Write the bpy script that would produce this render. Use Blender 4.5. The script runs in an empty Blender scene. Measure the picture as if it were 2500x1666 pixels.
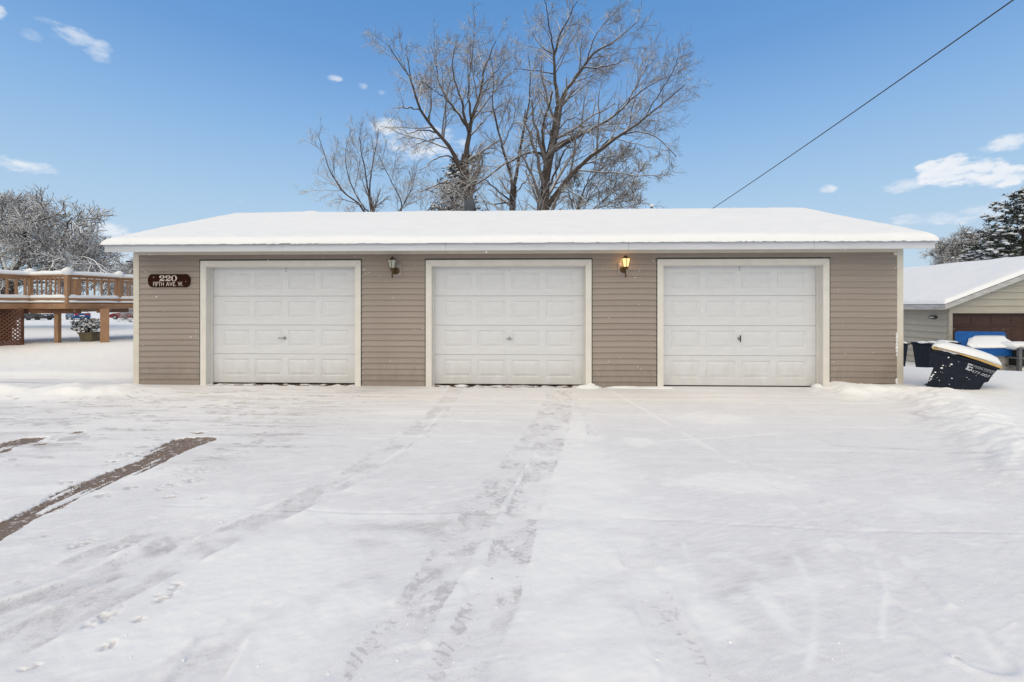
import bpy, math, random
import numpy as np
from mathutils import Vector, Matrix

random.seed(7); RNG = np.random.default_rng(7)
sc = bpy.context.scene
COL = sc.collection
R = math.radians

# ------------------------------------------------------------------ camera
F_PX, V_H, YAW, CAM_H, WALL_Y = 1111.1, 747.0, R(2.04), 1.445, 8.1
cam_d = bpy.data.cameras.new('camera'); cam = bpy.data.objects.new('camera', cam_d); COL.objects.link(cam)
cam.location = (0, 0, CAM_H); cam.rotation_euler = (R(90), 0, YAW)
cam_d.sensor_width = 36; cam_d.lens = 16; cam_d.shift_y = -0.0344
cam_d.clip_start = 0.05; cam_d.clip_end = 3000
sc.camera = cam

# ------------------------------------------------------------------ light
sc.view_settings.view_transform = 'Standard'; sc.view_settings.look = 'None'
sc.view_settings.exposure = 0.0; sc.view_settings.gamma = 1.0
SUN_EL, SUN_AZ = R(53), R(188)          # high, behind the photographer; azimuth from +Y clockwise
SUN_STRENGTH, SUN_COL = 2.85, (1.0, 0.80, 0.455)
sd = bpy.data.lights.new('sun', 'SUN'); sun = bpy.data.objects.new('sun', sd); COL.objects.link(sun)
sd.energy = SUN_STRENGTH; sd.angle = R(100); sd.color = SUN_COL
sv = Vector((math.sin(SUN_AZ) * math.cos(SUN_EL), math.cos(SUN_AZ) * math.cos(SUN_EL), math.sin(SUN_EL)))
sun.rotation_euler = sv.to_track_quat('Z', 'Y').to_euler(); sun.location = sv * 60
SKY_STRENGTH = 0.06

# ------------------------------------------------------------------ photo geometry -> world points (used to trace shapes)
_c, _s = math.cos(YAW), math.sin(YAW)
def ray(u, v):
    xr, zr = (u - 1250) / F_PX, (V_H - v) / F_PX
    return (-_s + xr * _c, _c + xr * _s, zr)
def at(u, v, Z):
    d = ray(u, v); return Vector((d[0] * Z, d[1] * Z, CAM_H + d[2] * Z))
def gnd(u, v, z=0.0):
    d = ray(u, v); t = (z - CAM_H) / d[2]; return (d[0] * t, d[1] * t)
def wl(u, v, y=WALL_Y):
    d = ray(u, v); t = y / d[1]; return (d[0] * t, CAM_H + d[2] * t)

# ------------------------------------------------------------------ world: sky texture + blue gradient + clouds
world = bpy.data.worlds.new('World'); sc.world = world; world.use_nodes = True
nt = world.node_tree; nt.nodes.clear(); NW, LW = nt.nodes.new, nt.links.new
def wmath(op, a, b=None, c=None, clamp=False):
    n = NW('ShaderNodeMath'); n.operation = op; n.use_clamp = clamp
    for i, x in enumerate((a, b, c)):
        if x is None: continue
        if isinstance(x, (int, float)): n.inputs[i].default_value = x
        else: LW(x, n.inputs[i])
    return n.outputs[0]
def wmix(f, a, b):
    n = NW('ShaderNodeMix'); n.data_type = 'RGBA'
    for i, x in ((0, f), (6, a), (7, b)):
        if hasattr(x, 'is_linked'): LW(x, n.inputs[i])
        elif isinstance(x, (int, float)): n.inputs[i].default_value = x
        else: n.inputs[i].default_value = (*x, 1)
    return n.outputs[2]
tc = NW('ShaderNodeTexCoord'); sep = NW('ShaderNodeSeparateXYZ'); LW(tc.outputs['Generated'], sep.inputs[0])
AZ = wmath('ARCTAN2', sep.outputs[0], sep.outputs[1]); EL = wmath('ARCSINE', sep.outputs[2])
sky = NW('ShaderNodeTexSky'); sky.sky_type = 'NISHITA'; sky.sun_disc = False
sky.sun_elevation = SUN_EL; sky.sun_rotation = SUN_AZ; sky.air_density = 1.0; sky.dust_density = 0.6; sky.ozone_density = 1.5
ramp = NW('ShaderNodeValToRGB'); LW(wmath('DIVIDE', EL, R(90), clamp=True), ramp.inputs[0])
els = ramp.color_ramp.elements
stops = [(0.0, (0.60, 0.75, 0.86)), (0.07, (0.54, 0.71, 0.88)), (0.135, (0.43, 0.645, 0.885)), (0.22, (0.28, 0.51, 0.85)),
         (0.30, (0.17, 0.38, 0.75)), (0.40, (0.105, 0.305, 0.67)), (0.6, (0.075, 0.24, 0.55)), (1.0, (0.06, 0.20, 0.48))]
els[0].position, els[0].color = stops[0][0], (*stops[0][1], 1); els[1].position, els[1].color = stops[-1][0], (*stops[-1][1], 1)
for p, c in stops[1:-1]:
    e = els.new(p); e.color = (*c, 1)
skyS = NW('ShaderNodeVectorMath'); skyS.operation = 'SCALE'; LW(sky.outputs[0], skyS.inputs[0]); skyS.inputs['Scale'].default_value = SKY_STRENGTH
base_sky = wmix(0.88, skyS.outputs[0], ramp.outputs[0])
# cloud noise lives in (azimuth, elevation)
cmb = NW('ShaderNodeCombineXYZ'); LW(wmath('MULTIPLY', AZ, 1.0), cmb.inputs[0]); LW(wmath('MULTIPLY', EL, 2.2), cmb.inputs[1])
nz = NW('ShaderNodeTexNoise'); LW(cmb.outputs[0], nz.inputs['Vector']); nz.inputs['Scale'].default_value = 22; nz.inputs['Detail'].default_value = 7; nz.inputs['Roughness'].default_value = 0.6
NV = wmath('SUBTRACT', nz.outputs['Fac'], 0.5)
nz2 = NW('ShaderNodeTexNoise'); LW(cmb.outputs[0], nz2.inputs['Vector']); nz2.inputs['Scale'].default_value = 60; nz2.inputs['Detail'].default_value = 5
NV = wmath('ADD', wmath('MULTIPLY', NV, 1.0), wmath('MULTIPLY', wmath('SUBTRACT', nz2.outputs['Fac'], 0.5), 0.35))
clouds = [(118, 52, 48, 11, .35), (75, 85, 34, 16, .3), (190, 92, 75, 26, .55), (238, 122, 38, 36, .5), (-5, 28, 24, 20, .8),
          (68, 405, 82, 20, .85), (945, 312, 60, 28, .8), (1030, 352, 125, 48, .75), (812, 191, 24, 11, .6), (884, 210, 16, 9, .45), (932, 226, 13, 8, .35),
          (2335, 424, 135, 40, 1.), (2330, 400, 62, 32, 1.), (2395, 412, 60, 30, 1.), (2270, 412, 44, 22, .95), (2440, 415, 34, 34, 1.), (2450, 432, 90, 30, 1.), (2215, 452, 75, 18, .6), (2455, 352, 75, 24, .8), (2250, 540, 130, 20, .65),
          (2430, 508, 105, 24, .6), (2020, 463, 28, 12, .75), (255, 562, 80, 26, .85), (310, 640, 70, 36, .5), (585, 490, 18, 8, .4)]
pts = []
for u, v, rx, ry, dn in clouds:
    def ang(u, v):
        d = ray(u, v); return math.atan2(d[0], d[1]), math.atan2(d[2], math.hypot(d[0], d[1]))
    a0, e0 = ang(u, v); a1, _ = ang(u + rx, v); _, e1 = ang(u, v - ry)
    pts.append((a0, e0, abs(a1 - a0), abs(e1 - e0), dn))
rc = random.Random(3)
for k in range(12):                               # the same scattered clouds go on round the rest of the sky
    pts.append((rc.choice([1, -1]) * rc.uniform(1.1, 3.0), R(rc.uniform(6, 38)), rc.uniform(.04, .12), rc.uniform(.012, .035), rc.uniform(.4, .95)))
alpha, lift = None, None
for a0, e0, ra, re, dn in pts:
    dx = wmath('DIVIDE', wmath('SUBTRACT', AZ, a0), ra); dy = wmath('DIVIDE', wmath('SUBTRACT', EL, e0), re)
    q = wmath('SUBTRACT', 1.0, wmath('ADD', wmath('MULTIPLY', dx, dx), wmath('MULTIPLY', dy, dy)))
    q = wmath('ADD', q, wmath('MULTIPLY', NV, 3.2))
    m = NW('ShaderNodeMapRange'); m.interpolation_type = 'SMOOTHSTEP'; LW(q, m.inputs[0]); m.inputs[1].default_value = .15 if dn > .9 else 0.0; m.inputs[2].default_value = .85 if dn > .9 else 1.3; m.inputs[4].default_value = dn
    alpha = m.outputs[0] if alpha is None else wmath('MAXIMUM', alpha, m.outputs[0])
shade = wmath('ADD', 0.62, wmath('MULTIPLY', NV, 1.4), clamp=True)
ccol = wmix(shade, (0.60, 0.72, 0.88), (0.93, 0.94, 0.96))
full = wmix(alpha, base_sky, ccol)
bg = NW('ShaderNodeBackground'); LW(full, bg.inputs[0]); bg.inputs[1].default_value = 1.0
wo = NW('ShaderNodeOutputWorld'); LW(bg.outputs[0], wo.inputs[0])

# ------------------------------------------------------------------ materials
MATS = {}
def mat(name, col, rough=0.6, var=0.0, vscale=6.0, bump=0.0, bscale=40.0, metal=0.0, spec=0.3, stretch=None, emit=None, snow=None, alpha_trans=None, grime_bounce=None, objvar=0):
    """principled material; var mixes a darker/lighter noise, snow=(lo, hi) lays snow on faces turned up"""
    m = bpy.data.materials.new(name); m.use_nodes = True; t = m.node_tree; b = t.nodes['Principled BSDF']
    b.inputs['Roughness'].default_value = rough; b.inputs['Metallic'].default_value = metal; b.inputs['Specular IOR Level'].default_value = spec
    out = None
    tcn = t.nodes.new('ShaderNodeTexCoord'); mp = t.nodes.new('ShaderNodeMapping'); t.links.new(tcn.outputs['Object'], mp.inputs[0])
    if stretch: mp.inputs['Scale'].default_value = stretch
    rgb = t.nodes.new('ShaderNodeRGB'); rgb.outputs[0].default_value = (*col, 1); out = rgb.outputs[0]
    if var:
        n = t.nodes.new('ShaderNodeTexNoise'); n.inputs['Scale'].default_value = vscale; n.inputs['Detail'].default_value = 6; t.links.new(mp.outputs[0], n.inputs['Vector'])
        mr = t.nodes.new('ShaderNodeMapRange'); mr.inputs[1].default_value = .3; mr.inputs[2].default_value = .7; mr.inputs[3].default_value = 1 - var; mr.inputs[4].default_value = 1 + var; t.links.new(n.outputs[0], mr.inputs[0])
        vm = t.nodes.new('ShaderNodeVectorMath'); vm.operation = 'SCALE'; t.links.new(out, vm.inputs[0]); t.links.new(mr.outputs[0], vm.inputs['Scale']); out = vm.outputs[0]
    if objvar:                                              # each board its own slight fade
        oi = t.nodes.new('ShaderNodeObjectInfo'); mr = t.nodes.new('ShaderNodeMapRange'); mr.inputs[3].default_value = 1 - objvar; mr.inputs[4].default_value = 1 + objvar; t.links.new(oi.outputs['Random'], mr.inputs[0])
        vm = t.nodes.new('ShaderNodeVectorMath'); vm.operation = 'SCALE'; t.links.new(out, vm.inputs[0]); t.links.new(mr.outputs[0], vm.inputs['Scale']); out = vm.outputs[0]
    if snow:
        g = t.nodes.new('ShaderNodeNewGeometry'); sp = t.nodes.new('ShaderNodeSeparateXYZ'); t.links.new(g.outputs['Normal'], sp.inputs[0])
        n = t.nodes.new('ShaderNodeTexNoise'); n.inputs['Scale'].default_value = 3.0; n.inputs['Detail'].default_value = 3; t.links.new(tcn.outputs['Object'], n.inputs['Vector'])
        ad = t.nodes.new('ShaderNodeMath'); ad.operation = 'MULTIPLY_ADD'; t.links.new(n.outputs[0], ad.inputs[0]); ad.inputs[1].default_value = snow[2] if len(snow) > 2 else .8; t.links.new(sp.outputs[2], ad.inputs[2])
        mr = t.nodes.new('ShaderNodeMapRange'); mr.interpolation_type = 'SMOOTHSTEP'; mr.inputs[1].default_value = snow[0]; mr.inputs[2].default_value = snow[1]; t.links.new(ad.outputs[0], mr.inputs[0])
        mx = t.nodes.new('ShaderNodeMix'); mx.data_type = 'RGBA'; t.links.new(mr.outputs[0], mx.inputs[0]); t.links.new(out, mx.inputs[6]); mx.inputs[7].default_value = (.84, .85, .87, 1); out = mx.outputs[2]
    if grime_bounce:                                                # low splashed grime on siding, painted-in ground light on doors, noisy upper edge
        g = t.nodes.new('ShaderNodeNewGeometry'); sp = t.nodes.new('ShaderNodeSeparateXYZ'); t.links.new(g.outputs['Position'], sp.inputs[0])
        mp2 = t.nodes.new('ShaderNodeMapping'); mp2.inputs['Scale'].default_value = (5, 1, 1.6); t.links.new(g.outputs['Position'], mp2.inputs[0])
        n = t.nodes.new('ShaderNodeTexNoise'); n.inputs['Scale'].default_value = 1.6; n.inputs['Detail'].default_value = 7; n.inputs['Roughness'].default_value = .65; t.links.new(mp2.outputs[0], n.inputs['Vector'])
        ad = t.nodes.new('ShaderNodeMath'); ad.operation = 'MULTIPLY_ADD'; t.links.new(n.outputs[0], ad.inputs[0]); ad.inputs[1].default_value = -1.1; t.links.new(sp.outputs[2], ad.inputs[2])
        mr = t.nodes.new('ShaderNodeMapRange'); mr.interpolation_type = 'SMOOTHSTEP'; mr.inputs[1].default_value = -.05; mr.inputs[2].default_value = -.6; mr.inputs[4].default_value = grime_bounce[1]; t.links.new(ad.outputs[0], mr.inputs[0])
        mx = t.nodes.new('ShaderNodeMix'); mx.data_type = 'RGBA'; t.links.new(mr.outputs[0], mx.inputs[0]); t.links.new(out, mx.inputs[6]); mx.inputs[7].default_value = (*grime_bounce[0], 1); out = mx.outputs[2]
    t.links.new(out, b.inputs['Base Color'])
    if bump:
        n = t.nodes.new('ShaderNodeTexNoise'); n.inputs['Scale'].default_value = bscale; n.inputs['Detail'].default_value = 5; t.links.new(mp.outputs[0], n.inputs['Vector'])
        bp = t.nodes.new('ShaderNodeBump'); bp.inputs['Strength'].default_value = bump; bp.inputs['Distance'].default_value = .01; t.links.new(n.outputs[0], bp.inputs['Height']); t.links.new(bp.outputs[0], b.inputs['Normal'])
    if emit:
        b.inputs['Emission Color'].default_value = (*emit[0], 1); b.inputs['Emission Strength'].default_value = emit[1]
    if alpha_trans: b.inputs['Transmission Weight'].default_value = alpha_trans
    MATS[name] = m; return m
mat('siding', (.325, .272, .236), .62, .07, 2.5, .12, 90, stretch=(.5, 4, 6), grime_bounce=((.20, .17, .145), .5), objvar=.045)
mat('cream_trim', (.66, .61, .52), .5, .05, 5)
mat('casing_paint', (.71, .675, .62), .5, .05, 5)
mat('white_metal', (.60, .61, .645), .4, .06, 3, stretch=(.4, 1, 4))
mat('jamb_white', (.68, .655, .62), .5, .05, 4)
mat('door_white', (.665, .668, .685), .42, .035, 3, .08, 60, stretch=(1, 1, 3), grime_bounce=((.50, .465, .415), .36))  # warm tint low down paints in light reflected off the ground
mat('panel_white', (.658, .661, .678), .42, .035, 4, .08, 60, stretch=(1, 1, 3), grime_bounce=((.50, .465, .415), .36))
mat('green_edge', (.045, .06, .05), .6)
mat('dark_gap', (.02, .015, .012), .8)
mat('shingle', (.03, .03, .03), .9, .3, 20)
mat('soffit', (.60, .58, .53), .6)
mat('snow', (.845, .85, .865), .75, .02, 3, .35, 55, spec=.2)
mat('rail_snow', (.84, .845, .86), .75, .02, 3, .2, 30, spec=.2)
mat('chrome', (.35, .35, .36), .35, metal=.8)
mat('black_metal', (.03, .03, .032), .5)
mat('brass', (.10, .065, .03), .45, .3, 30, metal=.5)
mat('lamp_glass', (.42, .42, .38), .2, .1, 20)
mat('lamp_lit', (.9, .6, .25), .3, emit=((1.0, .68, .30), .95))
mat('bulb_lit', (1, .8, .4), .3, emit=((1.0, .78, .36), 5.0))
mat('tan_plate', (.36, .31, .28), .55)
mat('sign_brown', (.030, .009, .005), .6, .35, 14, .2, 60, spec=.05, stretch=(1, 1, 6))
mat('sign_letter', (.62, .53, .49), .6)
mat('deck_wood', (.33, .19, .108), .65, .14, 4, .2, 50, stretch=(1, 1, 1))
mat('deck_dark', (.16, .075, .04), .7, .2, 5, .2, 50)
mat('under_shade', (.022, .014, .010), .9)
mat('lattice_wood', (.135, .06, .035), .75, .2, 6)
mat('bark', (.07, .053, .045), .9, .3, 3, .5, 14, stretch=(4, 4, .8), snow=(.85, 1.15))
mat('twig', (.17, .145, .135), .9, .25, 3, snow=(.45, .85))
mat('snowy_bark', (.075, .06, .05), .9, .3, 3, snow=(.35, .65, .5))
mat('snowy_twig', (.105, .082, .072), .9, .25, 3, snow=(.22, .5, .5))
mat('needle_dark', (.040, .048, .030), .9, .4, 4)
mat('spruce_needle', (.060, .055, .040), .9, .4, 4)
mat('leaf_green', (.045, .06, .028), .8, .4, 10)
mat('neighbour_siding', (.42, .385, .32), .7, .08, 2, stretch=(.5, .5, 4))
mat('neighbour_trim', (.46, .44, .43), .7, .2, 3, stretch=(1, 1, 4))
mat('neighbour_door', (.055, .025, .018), .6, .25, 3, stretch=(1, 1, 6))
mat('bin_plastic', (.011, .014, .024), .6, .3, 12, .1, 120, spec=.15)
mat('bin_lid', (.55, .36, .12), .5, .25, 10)
mat('print_white', (.44, .46, .49), .6)
mat('blue_cover', (.003, .082, .30), .6, .2, 6, .3, 12)
mat('grey_plain', (.34, .33, .32), .7, .15, 5)
mat('rack_metal', (.12, .12, .125), .6, .2, 8)
mat('dish_grey', (.075, .082, .095), .5, .1, 8)
mat('cable_black', (.06, .055, .05), .7, .4, 30)
mat('pot_olive', (.13, .105, .065), .7, .15, 6)
mat('car_blue', (.008, .06, .17), .3, spec=.5)
mat('car_red', (.16, .022, .025), .3, spec=.5)
mat('car_dark', (.035, .037, .04), .3, spec=.5)
mat('car_glass', (.02, .022, .026), .1, spec=.5)
mat('tyre', (.02, .02, .02), .8)
mat('rim', (.30, .31, .32), .4, metal=.6)
mat('tail_red', (.45, .02, .02), .3)
mat('plate_white', (.7, .7, .7), .5)
mat('flake', (.9, .9, .92), .8)
mat('pavement', (.20, .145, .115), .85, .28, 9, .6, 160)

# ------------------------------------------------------------------ mesh helpers
class MB:
    def __init__(s): s.v, s.f = [], []
    def add(s, v, f):
        o = len(s.v); s.v += [tuple(p) for p in v]; s.f += [tuple(i + o for i in q) for q in f]; return s
    def box(s, a, b):
        (x0, y0, z0), (x1, y1, z1) = a, b
        return s.add([(x0, y0, z0), (x1, y0, z0), (x1, y1, z0), (x0, y1, z0), (x0, y0, z1), (x1, y0, z1), (x1, y1, z1), (x0, y1, z1)],
                     [(0, 3, 2, 1), (4, 5, 6, 7), (0, 1, 5, 4), (1, 2, 6, 5), (2, 3, 7, 6), (3, 0, 4, 7)])
    def prism(s, poly, vec, o=(0, 0, 0)):
        """poly: list of 3D points, extruded by vec"""
        n = len(poly); A = [Vector(p) for p in poly]; B = [p + Vector(vec) for p in A]
        return s.add(A + B, [tuple(range(n))[::-1], tuple(range(n, 2 * n))] + [(i, (i + 1) % n, n + (i + 1) % n, n + i) for i in range(n)])
    def beam(s, p, q, w, h, up=(0, 0, 1)):
        """bar from p to q with section w (sideways) x h (along up)"""
        p, q = Vector(p), Vector(q); d = (q - p).normalized(); up = Vector(up); sd_ = d.cross(up)
        if sd_.length < 1e-4: sd_ = d.cross(Vector((1, 0, 0)))
        sd_.normalize(); u = sd_.cross(d).normalized(); a = sd_ * w / 2; b = u * h / 2
        return s.prism([p - a - b, p + a - b, p + a + b, p - a + b], q - p)
    def lathe(s, prof, n=12, o=(0, 0, 0), axis='z'):
        vs, fs = [], []
        for r, z in prof:
            for k in range(n):
                t = 2 * math.pi * k / n; c, s_ = r * math.cos(t), r * math.sin(t)
                p = (c, s_, z) if axis == 'z' else ((z, c, s_) if axis == 'x' else (c, z, s_))
                vs.append((p[0] + o[0], p[1] + o[1], p[2] + o[2]))
        m = len(prof)
        for i in range(m - 1):
            for k in range(n):
                fs.append((i * n + k, i * n + (k + 1) % n, (i + 1) * n + (k + 1) % n, (i + 1) * n + k))
        fs += [tuple(range(n))[::-1], tuple(range((m - 1) * n, m * n))]
        return s.add(vs, fs)
    def tube(s, pts_, r, n=8):
        pts_ = [Vector(p) for p in pts_]; vs, fs = [], []
        for i, p in enumerate(pts_):
            t = (pts_[min(i + 1, len(pts_) - 1)] - pts_[max(i - 1, 0)]).normalized()
            a = t.cross(Vector((0.3, .1, 1))).normalized(); b = t.cross(a); rr = r[i] if hasattr(r, '__len__') else r
            vs += [p + a * rr * math.cos(2 * math.pi * k / n) + b * rr * math.sin(2 * math.pi * k / n) for k in range(n)]
        for i in range(len(pts_) - 1):
            fs += [(i * n + k, i * n + (k + 1) % n, (i + 1) * n + (k + 1) % n, (i + 1) * n + k) for k in range(n)]
        fs += [tuple(range(n))[::-1], tuple(range((len(pts_) - 1) * n, len(pts_) * n))]
        return s.add(vs, fs)
    def mesh(s, name, m, smooth=False):
        me = bpy.data.meshes.new(name); me.from_pydata(s.v, [], s.f); me.materials.append(MATS[m])
        import bmesh
        bm = bmesh.new(); bm.from_mesh(me); bmesh.ops.recalc_face_normals(bm, faces=bm.faces); bm.to_mesh(me); bm.free()
        if smooth: me.polygons.foreach_set('use_smooth', [True] * len(me.polygons))
        return me
    def build(s, name, m, parent=None, smooth=False, bevel=0.0, seg=2):
        return link(name, s.mesh(name, m, smooth), parent, bevel, seg)
def link(name, me, parent=None, bevel=0.0, seg=2):
    o = bpy.data.objects.new(name, me); COL.objects.link(o)
    if parent is not None: o.parent = parent
    if bevel:
        b = o.modifiers.new('bevel', 'BEVEL'); b.width = bevel; b.segments = seg; b.limit_method = 'ANGLE'; b.angle_limit = R(40)
    return o
def np_mesh(name, verts, faces, m, smooth=True):
    """verts (N,3), faces (M,k) as arrays"""
    me = bpy.data.meshes.new(name); verts = np.asarray(verts, np.float32); faces = np.asarray(faces, np.int32); M, k = faces.shape
    me.vertices.add(len(verts)); me.vertices.foreach_set('co', verts.ravel())
    me.loops.add(M * k); me.loops.foreach_set('vertex_index', faces.ravel())
    me.polygons.add(M); me.polygons.foreach_set('loop_start', np.arange(0, M * k, k, dtype=np.int32))
    me.update(calc_edges=True)
    if smooth: me.polygons.foreach_set('use_smooth', np.ones(M, bool))
    me.materials.append(MATS[m]); return me
def tag(o, label=None, cat=None, group=None, kind=None):
    if label: o['label'] = label
    if cat: o['category'] = cat
    if group: o['group'] = group
    if kind: o['kind'] = kind
    return o
def thing(name, label, cat, loc=(0, 0, 0), rz=0, group=None):
    o = bpy.data.objects.new(name, None); COL.objects.link(o); o.location = loc; o.rotation_euler = (0, 0, rz); o.empty_display_size = .2
    return tag(o, label, cat, group)
def copy_tree(o, parent=None):
    c = o.copy(); COL.objects.link(c); c.parent = parent
    for ch in o.children: copy_tree(ch, c)
    return c

# ------------------------------------------------------------------ numpy noise
_perm = RNG.permutation(512).astype(np.int64); _perm = np.concatenate([_perm, _perm]); _grad = RNG.uniform(0, 2 * np.pi, 512)
def perlin(x, y):
    xi = np.floor(x).astype(np.int64); yi = np.floor(y).astype(np.int64); xf, yf = x - xi, y - yi
    def g(ix, iy, dx, dy):
        a = _grad[_perm[(_perm[ix & 511] + (iy & 511)) & 511]]; return np.cos(a) * dx + np.sin(a) * dy
    u = xf ** 3 * (xf * (xf * 6 - 15) + 10); w = yf ** 3 * (yf * (yf * 6 - 15) + 10)
    a = g(xi, yi, xf, yf); b = g(xi + 1, yi, xf - 1, yf); c = g(xi, yi + 1, xf, yf - 1); d = g(xi + 1, yi + 1, xf - 1, yf - 1)
    return ((a + (b - a) * u) * (1 - w) + (c + (d - c) * u) * w) * 1.5
def fbm(x, y, o=4, gain=.5):
    s_, a = 0, 1.0
    for k in range(o):
        s_ = s_ + a * perlin(x * 2 ** k + 17.3 * k, y * 2 ** k - 9.1 * k); a *= gain
    return s_
def sstep(a, b, x):
    t = np.clip((x - a) / (b - a), 0, 1); return t * t * (3 - 2 * t)
def poly_dist(x, y, P):
    """distance to polyline, signed side (+ = right of travel), arc length"""
    best = np.full(x.shape, 1e9); side = np.zeros(x.shape); arc = np.zeros(x.shape); L = 0
    for (ax, ay), (bx, by) in zip(P[:-1], P[1:]):
        dx, dy = bx - ax, by - ay; l = math.hypot(dx, dy); t = np.clip(((x - ax) * dx + (y - ay) * dy) / (l * l), 0, 1)
        d = np.hypot(x - ax - t * dx, y - ay - t * dy); sgn = np.where(dx * (y - ay) - dy * (x - ax) < 0, 1., -1.)
        m = d < best; best = np.where(m, d, best); side = np.where(m, sgn, side); arc = np.where(m, L + t * l, arc); L += l
    return best, side, arc
def poly_inside(x, y, P):
    ins = np.zeros(x.shape, bool)
    for (ax, ay), (bx, by) in zip(P, P[1:] + P[:1]):
        c = (ay > y) != (by > y)
        ins ^= c & (x < (bx - ax) * (y - ay) / (by - ay + 1e-12) + ax)
    return ins

# ------------------------------------------------------------------ ground
BANK = [gnd(2030, 952), *[gnd(u, v, z) for u, v, z in ((2090, 940, .16), (2200, 939, .18), (2290, 943, .21), (2350, 975, .20), (2410, 1017, .18), (2500, 1062, .16), (2660, 1150, .15))], (7.0, 1.0), (7.5, -8)]
BERM = [gnd(322, 962, .08), gnd(300, 948, .15), gnd(150, 946, .16), gnd(0, 942, .17), gnd(-300, 940, .17), (-16, 7.2)]
def H_base(x, y):
    left = sstep(-7.0, -7.7, x); right = sstep(6.2, 7.2, x); behind = sstep(8.6, 9.2, y)
    zl = .10 * sstep(8.55, 8.95, y) + .33 * sstep(8.9, 12.2, y) - .88 * sstep(17, 60, y)
    q = y + .35 * (x - 6.5)
    zr = -1.08 * sstep(9.5, 22.0, q) + .25 * sstep(60, 160, y)
    z = np.where(x < 0, zl * np.maximum(left, behind), 0) + np.where(x >= 0, (1 - right) * behind * .2 + right * zr, 0)
    z = z + np.where((x < 0) & (y > 100), 1.2 * sstep(90, 300, y), 0)
    d, s_, _ = poly_dist(x, y, BANK); sd_ = d * s_ * -1
    sd_ = np.where(x < 3.0, -5, sd_)
    lump = fbm(x * 2.1, y * 2.1, 4)
    z = z + .085 * sstep(-.75, .0, sd_ + .10 * lump) * sstep(9.5, 8.6, y - .0 * x)
    z = z + np.where(y > 8.6, .085 * sstep(6.0, 7.0, x) * sstep(8.6, 9.5, y), 0)
    z = z + (.065 + .028 * lump) * np.exp(-(sd_ / .34) ** 2) * (sd_ > -2)
    z = z + .02 * fbm(x * 4, y * 4, 3) * np.exp(-((sd_ + .15) / .5) ** 2)
    d, s_, a = poly_dist(x, y, BERM); sd_ = -d * s_                       # + = far side of the berm
    w = np.where(sd_ > 0, np.exp(-(d / .24) ** 2), np.exp(-(d / .75) ** 2))
    z = z + w * (.155 + .045 * fbm(x * 1.7, y * 1.7, 3)) * sstep(-.1, .5, a)
    return z
def Hz(x, y):
    return float(H_base(np.array([float(x)]), np.array([float(y)]))[0])

zs = 2.102
def zp(l, ox=0, oy=920, s_=zs): return [gnd(ox + a / s_, oy + b / s_) for a, b in l]
BARE = [zp([(-60, 772), (0, 742), (90, 700), (180, 662), (270, 612), (380, 560), (480, 520), (640, 458), (740, 420), (690, 412), (620, 410), (750, 398), (780, 372), (840, 345), (900, 322), (1040, 311), (1112, 315), (1105, 328), (1000, 368), (880, 418), (790, 462), (700, 510), (560, 560), (470, 592), (400, 622), (310, 680), (200, 728), (60, 806), (0, 838), (-80, 880)]),
        zp([(-40, 352), (60, 330), (120, 317), (250, 313), (180, 335), (70, 365), (55, 385), (0, 398), (-40, 400)]),
        zp([(172, 350), (210, 341), (262, 343), (235, 351), (180, 356)]), zp([(350, 294), (400, 284), (440, 283), (420, 293), (365, 299)]),
        zp([(985, 292), (1030, 283), (1062, 287), (1020, 297)]), zp([(1085, 283), (1138, 280), (1130, 285)]),
        zp([(545, 443), (590, 438), (575, 448)])]
DOORSTRIP = [[(-5.8, 8.06), (-3.6, 8.05), (-3.15, 8.10), (-3.15, 8.3), (-5.85, 8.3)], [(-1.7, 8.05), (-.9, 8.00), (-.2, 8.03), (.35, 8.06), (.9, 8.04), (.98, 8.3), (-1.72, 8.3)]]
# scuffs: u, v, ru, rv, amount
SCUFF = [(198, 1334, 24, 20, .9), (308, 1334, 26, 18, .8), (412, 1330, 14, 12, .3), (250, 1515, 26, 30, .55), (345, 1512, 14, 8, .8), (400, 1462, 26, 14, .8), (425, 1440, 20, 8, .6),
         (266, 1580, 16, 18, .7), (62, 1640, 20, 10, .6), (60, 1595, 16, 8, .6), (630, 1062, 14, 8, .95), (630, 1081, 16, 7, .9), (704, 1092, 10, 6, .8), (674, 1030, 12, 5, .95),
         (552, 1021, 16, 4, .9), (535, 1029, 14, 3, .8), (568, 1003, 22, 5, .8), (608, 1008, 14, 5, .95), (632, 1020, 14, 4, .9), (630, 994, 8, 2, .95), (708, 996, 6, 2, 1), (738, 995, 10, 2, 1), (765, 997, 6, 2, .9),
         (405, 1190, 22, 12, .8), (470, 1176, 30, 8, .7), (490, 1176, 12, 4, .9), (245, 1212, 28, 7, .9), (320, 1193, 24, 5, .9), (160, 1180, 24, 5, .9), (420, 1213, 16, 8, .8), (498, 1217, 16, 6, .6), (105, 1315, 8, 3, .8),
         (325, 1010, 24, 4, .85), (300, 1012, 14, 4, .9), (216, 1028, 12, 2, .8), (240, 1022, 14, 2, .6), (312, 993, 16, 4, .6), (365, 971, 10, 3, .6), (205, 1062, 18, 4, .8), (165, 1040, 10, 2, .5), (360, 1108, 40, 6, .6), (280, 1115, 30, 5, .6), (350, 1090, 40, 6, .5),
         (440, 1075, 14, 4, .5), (565, 1110, 40, 12, .4), (480, 1150, 60, 12, .35), (160, 970, 4, 4, .7), (1192, 1416, 5, 3, 1.2), (2070, 1105, 8, 4, .4), (2325, 1168, 10, 3, .5), (2455, 1328, 8, 4, .5), (2335, 1605, 10, 4, .5), (2085, 1106, 5, 3, .5),
         (100, 1080, 20, 3, .5), (30, 1086, 14, 3, .4)]
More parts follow.
